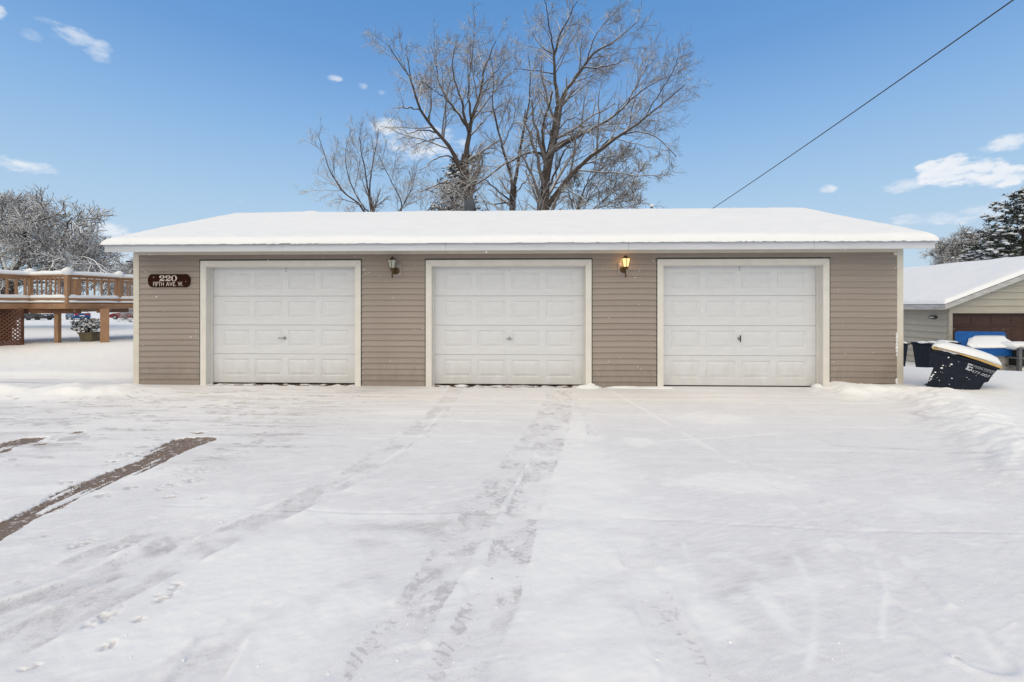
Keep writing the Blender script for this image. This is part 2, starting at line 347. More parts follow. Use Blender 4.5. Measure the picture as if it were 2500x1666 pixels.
# wheel tracks: points, half width, thinning, tread contrast, tread period
TRACKS = [([(1376, 944), (1380, 975), (1374, 1010), (1362, 1050), (1345, 1095), (1325, 1140), (1302, 1190), (1282, 1240), (1262, 1300), (1232, 1390), (1198, 1480), (1150, 1570), (1085, 1680)], .125, .40, .85),
          ([(1362, 944), (1352, 975), (1335, 1010), (1312, 1050), (1282, 1095), (1250, 1140), (1215, 1190), (1180, 1240), (1142, 1300), (1085, 1390), (1025, 1480), (960, 1570), (880, 1680)], .125, .40, .75),
          ([(1118, 944), (1098, 975), (1062, 1020), (1015, 1062), (955, 1105), (880, 1150), (790, 1200), (700, 1245), (560, 1310), (420, 1380), (250, 1460), (60, 1560), (-60, 1620)], .14, .46, .45),
          ([(1380, 955), (1420, 990), (1440, 1025), (1448, 1060), (1440, 1100)], .07, .25, .5),
          ([(1125, 990), (1100, 1010), (1050, 1050), (985, 1085)], .10, .2, .4),
          ([(560, 1250), (450, 1310), (330, 1375), (170, 1440), (0, 1500), (-80, 1530)], .12, .55, .6),
          ([(480, 1248), (380, 1300), (260, 1350), (120, 1410), (-40, 1470)], .09, .5, .4),
          ([(1690, 1010), (1800, 1090), (1960, 1220), (2160, 1390), (2380, 1600)], .11, .18, .0),
          ([(1530, 1290), (1560, 1380), (1610, 1500), (1680, 1666)], .10, .25, .45),
          ([(690, 1440), (560, 1540), (400, 1666)], .09, .4, .3),
          ([(700, 1420), (620, 1500), (540, 1570), (480, 1666)], .10, .35, .3),
          ([(1060, 1010), (1000, 1070), (930, 1120), (880, 1160)], .14, .38, 0)]
LINES = [([(1480, 950), (1560, 995), (1660, 1055), (1790, 1130)], .025, -.4), ([(1500, 1085), (1700, 1075), (1900, 1060)], .02, -.35), ([(1150, 1080), (900, 1072), (700, 1066)], .02, -.35), ([(1270, 1035), (1120, 1028), (1050, 1024)], .025, -.4), ([(1030, 1062), (980, 1100), (900, 1150), (800, 1195)], .02, -.5), ([(1085, 1000), (1040, 1050)], .02, -.5), ([(1940, 1360), (1990, 1480), (1975, 1600), (1960, 1666)], .02, -.35), ([(2130, 1340), (2160, 1450), (2150, 1560)], .015, -.3), ([(2380, 1540), (2440, 1620)], .02, -.4), ([(1670, 1330), (1690, 1400), (1700, 1500)], .015, -.3), ([(400, 1238), (700, 1250), (950, 1257), (1250, 1258)], .012, .35), ([(1500, 1268), (1800, 1285), (2100, 1300), (2500, 1305)], .016, .14), ([(2215, 1008), (2290, 1030), (2360, 1052), (2450, 1078)], .02, .45), ([(2225, 1016), (2270, 1030), (2310, 1037)], .025, .4),
         ([(2330, 1045), (2420, 1072), (2500, 1105)], .015, .35), ([(120, 1045), (280, 1026), (360, 1008), (420, 1002)], .012, .4), ([(1950, 1340), (1860, 1390), (1760, 1450)], .06, .22), ([(1120, 1290), (980, 1290), (860, 1320), (780, 1350)], .16, .4), ([(1090, 1390), (960, 1400), (850, 1425)], .05, .25),
         ([(2030, 1090), (2250, 1100), (2420, 1120)], .03, .25), ([(0, 935), (120, 940), (260, 942), (420, 944), (560, 947)], .10, .35)]
BRIGHT = [(1410, 1060, 50, 36), (1420, 1150, 110, 70), (1440, 1230, 150, 60), (1400, 1350, 170, 70), (1300, 1420, 120, 40), (1420, 1520, 150, 60), (1500, 1620, 180, 70), (1620, 1430, 90, 40), (1740, 1520, 60, 50), (960, 1265, 130, 14), (720, 1260, 200, 22), (1110, 1430, 70, 34), (620, 1400, 230, 100), (480, 1560, 260, 80), (700, 1560, 120, 90), (820, 1490, 60, 60), (330, 1160, 120, 20), (520, 1230, 90, 26), (1800, 1180, 160, 24), (1740, 1025, 80, 14), (300, 1360, 160, 16), (120, 1200, 120, 12), (950, 1310, 90, 14), (1560, 1080, 40, 10), (1880, 1480, 22, 60), (2050, 1330, 60, 12), (2300, 1240, 120, 16), (880, 1480, 50, 40), (250, 1440, 90, 16), (1000, 1010, 90, 6), (1250, 1180, 40, 12)]

def snow_fields(x, y):
    """surface height, thinness 0..1 (pavement showing through as grey), bare 0..1"""
    z = H_base(x, y)
    wx, wy = fbm(x * 2.5, y * 2.5, 3) * .06, fbm(x * 2.5 + 50, y * 2.5, 3) * .06
    drive = sstep(-.3, .25, -(z - .07) * 10) * sstep(9.3, 8.4, y)
    # wind-streaked thinness of the dusting on the pavement
    n1 = fbm(x * .55 + 3, y * .8, 4); ca, sa = math.cos(-.35), math.sin(-.35)
    xr, yr = x * ca - y * sa, x * sa + y * ca
    n2 = fbm(xr * 1.2, yr * 5.5, 4); n3 = fbm(xr * 7, yr * 34, 3); n4 = fbm(x * 1.2, y * 9, 3)
    far = sstep(3.2, 5.5, y)
    n5 = fbm(x * 3.5 + n1, y * 5 - n1, 5, .62)
    mid = fbm(x * 9, y * 9, 3)
    T = .50 + .07 * n1 + .10 * n5 + .15 * n3 * (1 - .6 * far) + .07 * n2 * (1 - far) + .06 * sstep(5.5, 7.8, y)
    W = np.zeros_like(x)                                     # fresh drifted snow lying white over the thin dusting
    for u, v, ru, rv in BRIGHT:
        a = gnd(u - ru, v); b = gnd(u + ru, v); c = gnd(u, v - rv); d = gnd(u, v + rv); cx, cy = gnd(u, v)
        q = ((x - cx) / (abs(b[0] - a[0]) / 2)) ** 2 + ((y - cy) / (abs(c[1] - d[1]) / 2)) ** 2
        W = np.maximum(W, np.exp(-q * .7))
    W = sstep(.10, .95, W + .30 * n5 + .20 * n2 + .10 * mid)
    W = np.maximum(W, .5 * far * sstep(.20, .70, fbm(x * .22 + 5, y * 7.5, 4)))
    W = np.maximum(W, .7 * sstep(.20, .85, n2 * .8 + n5 * .6 + .35 * n3) * (1 - far))
    W = np.maximum(W, .65 * sstep(-2.6, -5, x) * sstep(-.3, .35, fbm(x * .9, y * 4 + 9, 4)))
    T = np.clip(T * (1 - .92 * W), 0, 1)
    mark = np.zeros_like(x); dz = .005 * fbm(x * 3, y * 3, 4, .6) * (1 - T) - .004 * T + .0007 * n3
    fine = fbm(x * 26, y * 26, 3)
    for pl, hw, thin, tread in TRACKS:
        P = [gnd(*p) for p in pl]; d, s_, a = poly_dist(x + wx * .3, y + wy * .3, P); t = d * s_
        tl = sum(math.dist(p, q) for p, q in zip(P[:-1], P[1:])); endf = (1.0 if pl[0][1] < 950 else sstep(.0, .55, a + .12 * mid)) * (1.0 if pl[-1][1] > 1480 else sstep(.0, .35, tl - a + .1 * mid))
        inside = sstep(hw * 1.12, hw * .85, d) * endf
        patch = sstep(-.35, .45, fbm(x * 3.1 + hw * 90, y * 3.1, 3) + .25)
        T = np.maximum(T, inside * thin * (.35 + .65 * patch) * (1.5 + .5 * mid))
        if tread:
            edge = np.exp(-((np.abs(t) - hw * .95) / .008) ** 2) * sstep(-.3, .3, mid)
            ph = a / .048 + np.where(t > 0, .5, 0) + t * 5 + .5 * mid
            bars = sstep(.80, .98, np.abs(np.sin(np.pi * ph))) * (np.abs(t) > hw * .45) * sstep(-.1, .35, fbm(x * 4 + 31, y * 4, 2) + .05)
            web = np.exp(-(fbm(x * 11 + 5, y * 9, 3) / .07) ** 2) * sstep(-.2, .3, mid)
            mott = sstep(-.15, .30, fbm(x * 13, y * 9 + 40, 4, .65)) * sstep(-.3, .2, fbm(x * 3 + 8, y * 3, 3))
            pat = .6 * edge + .95 * bars + .7 * web + .6 * mott
            mark = np.maximum(mark, inside * tread * np.clip(pat, 0, 1) * (.3 + .7 * patch) * (.85 + .4 * sstep(-.3, .3, fine)))
        dz = dz - inside * .006 + .008 * np.exp(-((d - hw * 1.15) / .03) ** 2) * patch * endf
    for pl, hw, am in LINES:
        P = [gnd(*p) for p in pl]; d, s_, a = poly_dist(x + wx * .2, y + wy * .2, P)
        w = np.exp(-(d / hw) ** 2) * sstep(-.5, .3, fbm(x * 2, y * 2 + 7, 2) + .2)
        T = np.clip(T + am * w, 0, 1.2); dz = dz - .0035 * w * np.sign(am)
    for u, v, ru, rv, am in SCUFF:
        cx, cy = gnd(u, v); a, b = gnd(u - ru, v), gnd(u + ru, v); c, d = gnd(u, v - rv), gnd(u, v + rv)
        q = ((x - cx + wx * .3) / (abs(b[0] - a[0]) / 2)) ** 2 + ((y - cy + wy * .3) / (abs(c[1] - d[1]) / 2)) ** 2
        w = sstep(1.6, .3, q + .9 * mid) ; blot = sstep(-.25, .35, mid * .6 + fine * .9 + .12)
        mark = np.maximum(mark, w * blot * am); dz = dz - .010 * w * blot
    bare = np.zeros_like(x)
    for i, P in enumerate(BARE + DOORSTRIP):
        xx, yy = x + wx * .45 + .012 * fine, y + wy * .45 + .012 * fine
        d, _, _ = poly_dist(xx, yy, P + P[:1]); ins = poly_inside(xx, yy, P); sdv = np.where(ins, d, -d)
        b = sstep(-.02, .022, sdv)
        if i < 2:                                             # streaks of packed snow along the wheel direction
            p, q_ = gnd(0, 1305), gnd(500, 1075); ang = math.atan2(q_[1] - p[1], q_[0] - p[0])
            al, ac = x * math.cos(ang) + y * math.sin(ang), -x * math.sin(ang) + y * math.cos(ang)
            st = sstep(.0, .3, fbm(al * 1.6, ac * 24, 3) + .05) * sstep(-.05, .35, fbm(al * .9 + 4, ac * 5 + 9, 2) + .12)
            b = b * (1 - .85 * st * sstep(2.7, 3.1, y) * sstep(4.68, 4.45, y))
        if i >= len(BARE): b = b * sstep(-.2, .25, fbm(x * 5, y * 12, 3) + .12)
        bare = np.maximum(bare, b)
    # scuffed, trampled dusting towards the house number end of the drive
    zone = sstep(-1.2, -3.2, x) * sstep(3.2, 4.6, y) * sstep(8.3, 7.6, y)
    sc1 = fbm(x * 1.3 + 11, y * 5.0, 4); sc2 = fbm(x * 6 + 3, y * 17, 3)
    scf = zone * sstep(.30, .62, sc1 * .8 + .75 * sc2); mark = np.maximum(mark, .75 * scf); T = T + .25 * zone * sstep(-.1, .5, fbm(x * .9, y * 6 + 4, 3))
    T = np.clip(T, 0, 1.2) * drive; mark = np.clip(mark, 0, 1.2) * drive
    # footsteps and softness on the yards
    z = z + np.maximum(dz, -.010) * drive + (1 - drive) * (.016 * fbm(x * .8, y * .8, 4) + .004 * fbm(x * 6, y * 6, 2))
    z = z + .012
    nearw = sstep(7.72, 7.98, y) * sstep(5.3, 5.0, x) * sstep(-7.3, -7.0, x) * sstep(8.6, 8.4, y); z = z * (1 - nearw) + nearw * .004
    bare = bare * drive
    z = z - .020 * bare
    return z, T, bare, mark

def ground_grid(d0, d1, n):
    return d0 * (d1 / d0) ** (np.arange(n) / (n - 1))
rows = np.concatenate([np.linspace(-40, .6, 24)[:-1], ground_grid(.6, 1.45, 60)[:-1], ground_grid(1.45, 8.6, 600)[:-1], ground_grid(8.6, 30, 110)[:-1], ground_grid(30, 900, 70)])
NC = 880
hwid = np.where(rows > .6, 1.28 * np.maximum(rows, 0) + 1.7, 1.28 * .6 + 1.7 + (.6 - rows) * 1.3)
u01 = np.linspace(-1, 1, NC)
GX = hwid[:, None] * u01[None, :]; GY = np.repeat(rows[:, None], NC, 1)
gx, gy = GX.ravel(), GY.ravel()
gz, gT, gB, gM = snow_fields(gx, gy)
ii = np.arange(len(rows) * NC).reshape(len(rows), NC)
quads = np.stack([ii[:-1, :-1], ii[:-1, 1:], ii[1:, 1:], ii[1:, :-1]], -1).reshape(-1, 4)

# snow material: fresh white where deep, grey pavement tint where the dusting is thin, bare pavement brown
m = bpy.data.materials.new('ground_snow'); m.use_nodes = True; MATS['ground_snow'] = m; t = m.node_tree; b = t.nodes['Principled BSDF']; L_ = t.links.new
def nn(ty): return t.nodes.new(ty)
aT = nn('ShaderNodeAttribute'); aT.attribute_name = 'thin'; aB = nn('ShaderNodeAttribute'); aB.attribute_name = 'bare'
tcn = nn('ShaderNodeTexCoord')
n1 = nn('ShaderNodeTexNoise'); n1.inputs['Scale'].default_value = 110; n1.inputs['Detail'].default_value = 6; n1.inputs['Roughness'].default_value = .7; L_(tcn.outputs['Object'], n1.inputs['Vector'])
n0 = nn('ShaderNodeTexNoise'); n0.inputs['Scale'].default_value = 30; n0.inputs['Detail'].default_value = 5; L_(tcn.outputs['Object'], n0.inputs['Vector'])
jt = nn('ShaderNodeMath'); jt.operation = 'MULTIPLY_ADD'; L_(n1.outputs[0], jt.inputs[0]); jt.inputs[1].default_value = 1.7; jt.inputs[2].default_value = .15
tt = nn('ShaderNodeMath'); tt.operation = 'MULTIPLY'; tt.use_clamp = False; L_(aT.outputs['Fac'], tt.inputs[0]); L_(jt.outputs[0], tt.inputs[1])
cr = nn('ShaderNodeValToRGB'); sc_ = nn('ShaderNodeMath'); sc_.operation = 'DIVIDE'; L_(tt.outputs[0], sc_.inputs[0]); sc_.inputs[1].default_value = 1.6; L_(sc_.outputs[0], cr.inputs[0])
e = cr.color_ramp.elements; e[0].color = (.875, .872, .872, 1); e[1].position = 1.0; e[1].color = (.30, .28, .275, 1)
for p, c in ((.10, (.858, .855, .862)), (.31, (.785, .78, .797)), (.52, (.66, .648, .662)), (.78, (.46, .445, .448))):
    x = e.new(p); x.color = (*c, 1)
bm_ = nn('ShaderNodeMath'); bm_.operation = 'MULTIPLY_ADD'; L_(n0.outputs[0], bm_.inputs[0]); bm_.inputs[1].default_value = 1.3; L_(aB.outputs['Fac'], bm_.inputs[2])
bs = nn('ShaderNodeMapRange'); bs.interpolation_type = 'SMOOTHSTEP'; L_(bm_.outputs[0], bs.inputs[0]); bs.inputs[1].default_value = .95; bs.inputs[2].default_value = 1.35
pv = nn('ShaderNodeMix'); pv.data_type = 'RGBA'; pr_ = nn('ShaderNodeMapRange'); L_(n1.outputs[0], pr_.inputs[0]); pr_.inputs[1].default_value = .36; pr_.inputs[2].default_value = .66; L_(pr_.outputs[0], pv.inputs[0]); pv.inputs[6].default_value = (.125, .092, .074, 1); pv.inputs[7].default_value = (.31, .245, .21, 1)
aM = nn('ShaderNodeAttribute'); aM.attribute_name = 'mark'                 # tread and scuffs: crisp flecks inside the marked zones
n2 = nn('ShaderNodeTexNoise'); n2.inputs['Scale'].default_value = 26; n2.inputs['Detail'].default_value = 8; n2.inputs['Roughness'].default_value = .72; L_(tcn.outputs['Object'], n2.inputs['Vector'])
mm = nn('ShaderNodeMath'); mm.operation = 'MULTIPLY_ADD'; L_(n2.outputs[0], mm.inputs[0]); mm.inputs[1].default_value = 1.5; L_(aM.outputs['Fac'], mm.inputs[2])
ms_ = nn('ShaderNodeMapRange'); ms_.interpolation_type = 'SMOOTHSTEP'; L_(mm.outputs[0], ms_.inputs[0]); ms_.inputs[1].default_value = .92; ms_.inputs[2].default_value = 1.42; ms_.inputs[4].default_value = .85
mg_ = nn('ShaderNodeMath'); mg_.operation = 'MULTIPLY'; L_(ms_.outputs[0], mg_.inputs[0]); mc_ = nn('ShaderNodeMath'); mc_.operation = 'MULTIPLY'; mc_.use_clamp = True; L_(aM.outputs['Fac'], mc_.inputs[0]); mc_.inputs[1].default_value = 3.0; L_(mc_.outputs[0], mg_.inputs[1])
md = nn('ShaderNodeMix'); md.data_type = 'RGBA'; L_(mg_.outputs[0], md.inputs[0]); L_(cr.outputs[0], md.inputs[6]); md.inputs[7].default_value = (.565, .545, .555, 1)
mx = nn('ShaderNodeMix'); mx.data_type = 'RGBA'; fl_ = nn('ShaderNodeMapRange'); fl_.interpolation_type = 'SMOOTHSTEP'; L_(n2.outputs[0], fl_.inputs[0]); fl_.inputs[1].default_value = .545; fl_.inputs[2].default_value = .635; fl_.inputs[3].default_value = 1; fl_.inputs[4].default_value = .15; fm_ = nn('ShaderNodeMath'); fm_.operation = 'MULTIPLY'; L_(bs.outputs[0], fm_.inputs[0]); L_(fl_.outputs[0], fm_.inputs[1]); L_(fm_.outputs[0], mx.inputs[0]); L_(md.outputs[2], mx.inputs[6]); L_(pv.outputs[2], mx.inputs[7])
L_(mx.outputs[2], b.inputs['Base Color']); b.inputs['Roughness'].default_value = .8; b.inputs['Specular IOR Level'].default_value = .2
bp = nn('ShaderNodeBump'); bp.inputs['Strength'].default_value = .35; bp.inputs['Distance'].default_value = .006; L_(n0.outputs[0], bp.inputs['Height']); L_(bp.outputs[0], b.inputs['Normal'])
me = np_mesh('snow_ground', np.stack([gx, gy, gz], 1), quads, 'ground_snow')
for nm, arr in (('thin', gT), ('bare', gB), ('mark', gM)):
    a = me.attributes.new(nm, 'FLOAT', 'POINT'); a.data.foreach_set('value', arr.astype(np.float32))
g = link('snow_ground', me); tag(g, kind='structure')
dv = MB(); xs, ys = np.linspace(-13, 7.5, 9), np.linspace(-6, 8.35, 7)
dv.add([(x, y, -.012) for y in ys for x in xs], [(j * 9 + i, j * 9 + i + 1, j * 9 + i + 10, j * 9 + i + 9) for j in range(6) for i in range(8)])
tag(dv.build('driveway', 'pavement'), kind='structure')

# ------------------------------------------------------------------ the garage
GX0, GX1, GY0, GY1 = -7.224, 6.462, WALL_Y, 14.1
EY, RY, RX0, RX1, EZ, RZ = 7.6, 11.1, -7.31, 6.578, 2.50, 3.67
DOORS = [(-5.967, -3.007), (-1.832, 1.119), (2.267, 5.218)]
CW, CTOP, REC = .107, 2.262, .15
garage = thing('garage', 'long beige three door garage with a snow covered gable roof', 'garage', ((GX0 + GX1) / 2, GY0, 0))
def gp(o):                                             # parent built at world coordinates
    o.location = o.location - garage.location; return o
def gbuild(mb, name, m, parent=None, **k):
    if parent is None: return gp(mb.build(name, m, garage, **k))
    o = mb.build(name, m, parent, **k); return o
w = MB()
for a, b in ((GX0 + .01, DOORS[0][0] + CW - .03), (DOORS[0][1] - CW + .03, DOORS[1][0] + CW - .03), (DOORS[1][1] - CW + .03, DOORS[2][0] + CW - .03), (DOORS[2][1] - CW + .03, GX1 - .01)):
    w.box((a, GY0 + .003, 0), (b, GY0 + .14, 2.175))
w.box((GX0 + .01, GY0 + .003, 2.175), (GX1 - .01, GY0 + .14, 2.46))
w.box((GX0 + .01, GY0 + .14, 0), (GX0 + .15, GY1, 2.46)); w.box((GX1 - .15, GY0 + .14, 0), (GX1 - .01, GY1, 2.46)); w.box((GX0 + .15, GY1 - .14, 0), (GX1 - .15, GY1, 2.46))
for x in (GX0 + .01, GX1 - .15):
    w.prism([(x, GY0 + .02, 2.46), (x, GY1 - .02, 2.46), (x, RY, 3.5)], (.14, 0, 0))
gbuild(w, 'wall', 'siding')
CH = .1035
def lap(x0, x1, h=CH, t0=.020, t1=.003):
    return MB().prism([(x0, -t0, 0), (x0, -t0 - .0005, .012), (x0, -t1, h), (x0, .002, h), (x0, .002, 0)], (x1 - x0, 0, 0))
piers = [(GX0 + .106, DOORS[0][0] - .014), (DOORS[0][1] + .014, DOORS[1][0] - .014), (DOORS[1][1] + .014, DOORS[2][0] - .014), (DOORS[2][1] + .014, GX1 - .104)]
for a, b in piers:
    me = lap(a, b).mesh('siding_board', 'siding')
    for k in range(22):
        o = link('siding_board', me, garage); o.location = Vector((random.uniform(-.0, .0), GY0 - random.uniform(0, .0015), k * CH)) - garage.location
for a, b in ((GX0 + .106, -3.9), (-3.9, -.24), (-.24, 3.42), (3.42, GX1 - .104)):
    o = link('siding_board', lap(a + .001, b - .001).mesh('siding_board', 'siding'), garage); o.location = Vector((0, GY0, 22 * CH)) - garage.location
for x in (GX0, GX1 - .105):
    gbuild(MB().box((x, GY0 - .024, -.02), (x + .105, GY0 + .08, 2.44)), 'corner_trim', 'cream_trim', bevel=.004)
gbuild(MB().box((GX0 + .106, GY0 - .028, 2.372), (GX1 - .106, GY0, 2.44)), 'frieze_board', 'cream_trim', bevel=.003)
gbuild(MB().box((GX1 - .165, GY0 - .034, 2.315), (GX1 - .112, GY0 - .005, 2.37)).box((GX1 - .125, GY0 - .04, 2.335), (GX1 - .106, GY0 - .005, 2.375)), 'trim_block', 'cream_trim')
gbuild(MB().box((RX0 + .1, EY + .02, 2.44), (RX1 - .1, GY0 - .002, 2.452)), 'soffit', 'soffit')
# fascia in lengths with visible joints, each with its drip lip
joints = [RX0, wl(690, 600, EY)[0], wl(1088, 600, EY)[0], wl(1535, 600, EY)[0], wl(1988, 600, EY)[0], RX1]
for k, (a, b) in enumerate(zip(joints[:-1], joints[1:])):
    dy = .0015 * (k % 2)
    f = MB().box((a + .0015, EY - dy, 2.372), (b - .0015, EY + .02, 2.47)); f.box((a + .0015, EY - .008 - dy, 2.4705), (b - .0015, EY + .02, 2.498))
    gbuild(f, 'fascia_board', 'white_metal', bevel=.002)
f = MB().box((RX0, GY1 + .48, 2.372), (RX1, GY1 + .5, 2.498)); gbuild(f, 'fascia_board', 'white_metal')
for x in (RX0, RX1 - .02):                                  # sloping rake boards at the gable ends
    for y0, y1 in ((EY + .021, RY), (2 * RY - EY - .021, RY)):
        gbuild(MB().prism([(x, y0, 2.385), (x, y1, RZ - .13), (x, y1, RZ - .01), (x, y0, 2.498)], (.02, 0, 0)), 'rake_board', 'white_metal')
rf = MB()
for sgn in (1, -1):
    e = RY - sgn * (RY - EY + .03); y2 = RY
    rf.prism([(RX0 - .02, e, EZ), (RX0 - .02, y2, RZ), (RX0 - .02, y2, RZ + .014), (RX0 - .02, e, EZ + .014)], (RX1 - RX0 + .04, 0, 0))
gbuild(rf, 'roof', 'shingle')
# snow blanket on the roof: closed height field
nx, ny = 900, 70
sx = np.linspace(RX0 - .035, RX1 + .035, nx); e0, e1 = EY - .055, 2 * RY - EY + .055
tv = np.linspace(0, 1, ny); tv = np.where(tv < .5, .5 * (2 * tv) ** 1.6, 1 - .5 * (2 - 2 * tv) ** 1.6); sy = e0 + (e1 - e0) * tv
SX, SY = np.meshgrid(sx, sy)
wob = .022 * fbm(SX * 3.3, SY * 0 + 1.7, 3)
roofz = RZ - (RZ - EZ) * np.abs(SY - RY) / (RY - EY) + .012
roofz = np.minimum(roofz, RZ - .02 * np.exp(-((SY - RY) / .15) ** 2))
ed = np.minimum(np.minimum(SY - e0, e1 - SY), np.minimum(SX - sx[0], sx[-1] - SX))
prof = np.sqrt(np.clip(1 - (1 - np.clip(ed / .13, 0, 1)) ** 2, 0, 1))
th = (.10 + .014 * fbm(SX * .5, SY * .5, 3) + .006 * fbm(SX * 4, SY * 4, 2)) * prof
bx = wl(765, 516, RY)[0]; th = th + .03 * np.exp(-((SX - bx) / .16) ** 2 - ((SY - RY) / .3) ** 2) + .018 * np.clip((SX + 1) / 7, 0, 1) * prof
top = roofz + np.maximum(th, .0) - .012 * (1 - prof)
top[0, :] = roofz[0, :] - .001 + .004 * perlin(sx * 5, sx * 0 + .5) + .008 * perlin(sx * 19, sx * 0 + 2.5) * (.5 + perlin(sx * 1.1, sx * 0 + 3.3)); SYt = SY.copy(); SYt[0, :] += .005 * perlin(sx * 6, sx * 0 + 8)
bot = roofz + .004; bot[0, :] = np.minimum(top[0, :] - .002, roofz[0, :] + .004)
V = np.concatenate([np.stack([SX, SYt, top], -1).reshape(-1, 3), np.stack([SX, SYt, np.minimum(bot, top - .002)], -1).reshape(-1, 3)])
I = np.arange(nx * ny).reshape(ny, nx); q1 = np.stack([I[:-1, :-1], I[:-1, 1:], I[1:, 1:], I[1:, :-1]], -1).reshape(-1, 4); q2 = q1[:, ::-1] + nx * ny
def rim_q(a): return np.stack([a[:-1], a[:-1] + nx * ny, a[1:] + nx * ny, a[1:]], -1)
V -= np.array(garage.location)
link('roof_snow', np_mesh('roof_snow', V, np.concatenate([q1, q2, rim_q(I[0]), rim_q(I[-1])[:, ::-1], rim_q(I[:, 0])[:, ::-1], rim_q(I[:, -1])]), 'snow'), garage)
# doors
PW, PH, PG = .512, .315, .108
def panel_mesh():
    m = MB(); lv = [(0, 0), (.005, .003), (.018, .011), (.026, .012), (.062, .001), (.068, .000)]   # inset, depth
    vs = []
    for i, d in lv:
        vs += [(i, d, i), (PW - i, d, i), (PW - i, d, PH - i), (i, d, PH - i)]
    fs = []
    for k in range(len(lv) - 1):
        for j in range(4): fs.append((k * 4 + j, k * 4 + (j + 1) % 4, (k + 1) * 4 + (j + 1) % 4, (k + 1) * 4 + j))
    n = (len(lv) - 1) * 4; fs.append((n, n + 1, n + 2, n + 3))
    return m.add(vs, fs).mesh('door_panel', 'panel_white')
PME = panel_mesh()
for P in PME.polygons: pass
SH, SB = .5345, .13
def section_mesh(W):
    """front skin with four openings, plus returns"""
    mg = (W - 4 * PW - 3 * PG) / 2; xs = [0]
    for k in range(4): xs += [mg + k * (PW + PG), mg + k * (PW + PG) + PW]
    xs.append(W); zs_ = [0, .006, SB, SB + PH, SH - .010, SH - .003]
    m = MB()
    for j in range(len(zs_) - 1):
        for i in range(len(xs) - 1):
            if j == 2 and i % 2 == 1: continue
            y0 = .007 if j == 0 else 0; y1 = .007 if j == 4 else 0
            m.add([(xs[i], y0, zs_[j]), (xs[i + 1], y0, zs_[j]), (xs[i + 1], y1, zs_[j + 1]), (xs[i], y1, zs_[j + 1])], [(0, 1, 2, 3)])
    m.add([(0, .007, 0), (W, .007, 0), (W, .04, 0), (0, .04, 0)], [(3, 2, 1, 0)]); m.add([(0, .007, SH - .003), (W, .007, SH - .003), (W, .04, SH - .003), (0, .04, SH - .003)], [(0, 1, 2, 3)])
    m.add([(0, .04, 0), (W, .04, 0), (W, .04, SH), (0, .04, SH)], [(3, 2, 1, 0)])
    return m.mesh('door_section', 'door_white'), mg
dlab = ['white panelled door beside the house number sign', 'white panelled door between the two wall lanterns', 'white panelled door nearest the tipped bin']
for di, (x0, x1) in enumerate(DOORS):
    i0, i1 = x0 + CW, x1 - CW
    # casings: two uprights and a head with mitred corners
    for a, bb, sg in ((x0, x0 + CW, 1), (x1, x1 - CW, -1)):
        gbuild(MB().prism([(a, GY0 - .026, -.01), (bb, GY0 - .026, -.01), (bb, GY0 - .026, CTOP - CW), (a, GY0 - .026, CTOP - .0015)], (0, .03, 0)), 'door_casing', 'casing_paint', bevel=.003)
        gbuild(MB().box((min(a, a - sg * .014), GY0 - .022, -.01), (max(a, a - sg * .014), GY0, CTOP + .012)), 'edge_flashing', 'green_edge')
        gbuild(MB().box((min(bb - sg * .02, bb), GY0 + .005, -.01), (max(bb - sg * .02, bb), GY0 + REC, CTOP - CW)), 'door_jamb', 'jamb_white')
        gbuild(MB().box((min(bb, bb + sg * .022), GY0 + REC - .04, -.01), (max(bb, bb + sg * .022), GY0 + REC - .003, CTOP - CW - .012)), 'door_stop', 'jamb_white')
    gbuild(MB().prism([(x0 + .0015, GY0 - .0265, CTOP), (x0 + CW, GY0 - .0265, CTOP - CW + .0015), (x1 - CW, GY0 - .0265, CTOP - CW + .0015), (x1 - .0015, GY0 - .0265, CTOP)], (0, .03, 0)), 'door_casing', 'casing_paint', bevel=.003)
    gbuild(MB().box((x0 - .014, GY0 - .024, CTOP + .0125), (x1 + .014, GY0, CTOP + .0145 + .012)), 'edge_flashing', 'green_edge')
    gbuild(MB().box((i0, GY0 + .005, CTOP - CW - .012), (i1, GY0 + REC - .003, CTOP - CW + .001)), 'door_head_jamb', 'jamb_white')
    W = i1 - i0 + .01
    door = bpy.data.objects.new('garage_door', None); COL.objects.link(door); door.parent = garage; door['label'] = dlab[di]
    door.location = Vector((i0 - .005, GY0 + REC, .022)) - garage.location
    sm, mg = section_mesh(W)
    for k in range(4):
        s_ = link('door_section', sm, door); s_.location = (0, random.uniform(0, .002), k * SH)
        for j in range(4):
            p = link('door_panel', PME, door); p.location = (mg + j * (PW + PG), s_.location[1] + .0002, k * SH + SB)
    MB().box((0, .002, -.04), (W, .03, -.004)).build('bottom_seal', 'dark_gap', door)
    ang = (R(90), R(90), 0)[di]
    hz = .83 if di != 2 else .84; hx = W / 2 + .015 - .02 * (di == 0)
    h = MB().lathe([(.030, 0), (.030, -.006), (.022, -.010)], 14, axis='y'); h.lathe([(.010, -.01), (.010, -.045)], 10, axis='y')
    hd = h.build('door_lock', 'chrome', door); hd.location = (hx, -.001, hz)
    br = MB().box((-.009, -.056, -.062), (.009, -.040, .062)) if di != 0 else MB().box((-.010, -.056, -.02), (.010, -.040, .105))
    b = br.build('door_handle', 'chrome' if di < 2 else 'black_metal', door, bevel=.004); b.location = (hx, 0, hz); b.rotation_euler = (0, -ang if di == 0 else ang, 0)
    for zz in ((2.105, 2.06) if di != 1 else (2.07,)):
        o = MB().lathe([(.009, 0), (.009, -.006), (.004, -.009)], 8, axis='y').build('bolt_head', 'rack_metal', door); o.location = (W / 2 + .02, -.001, zz)
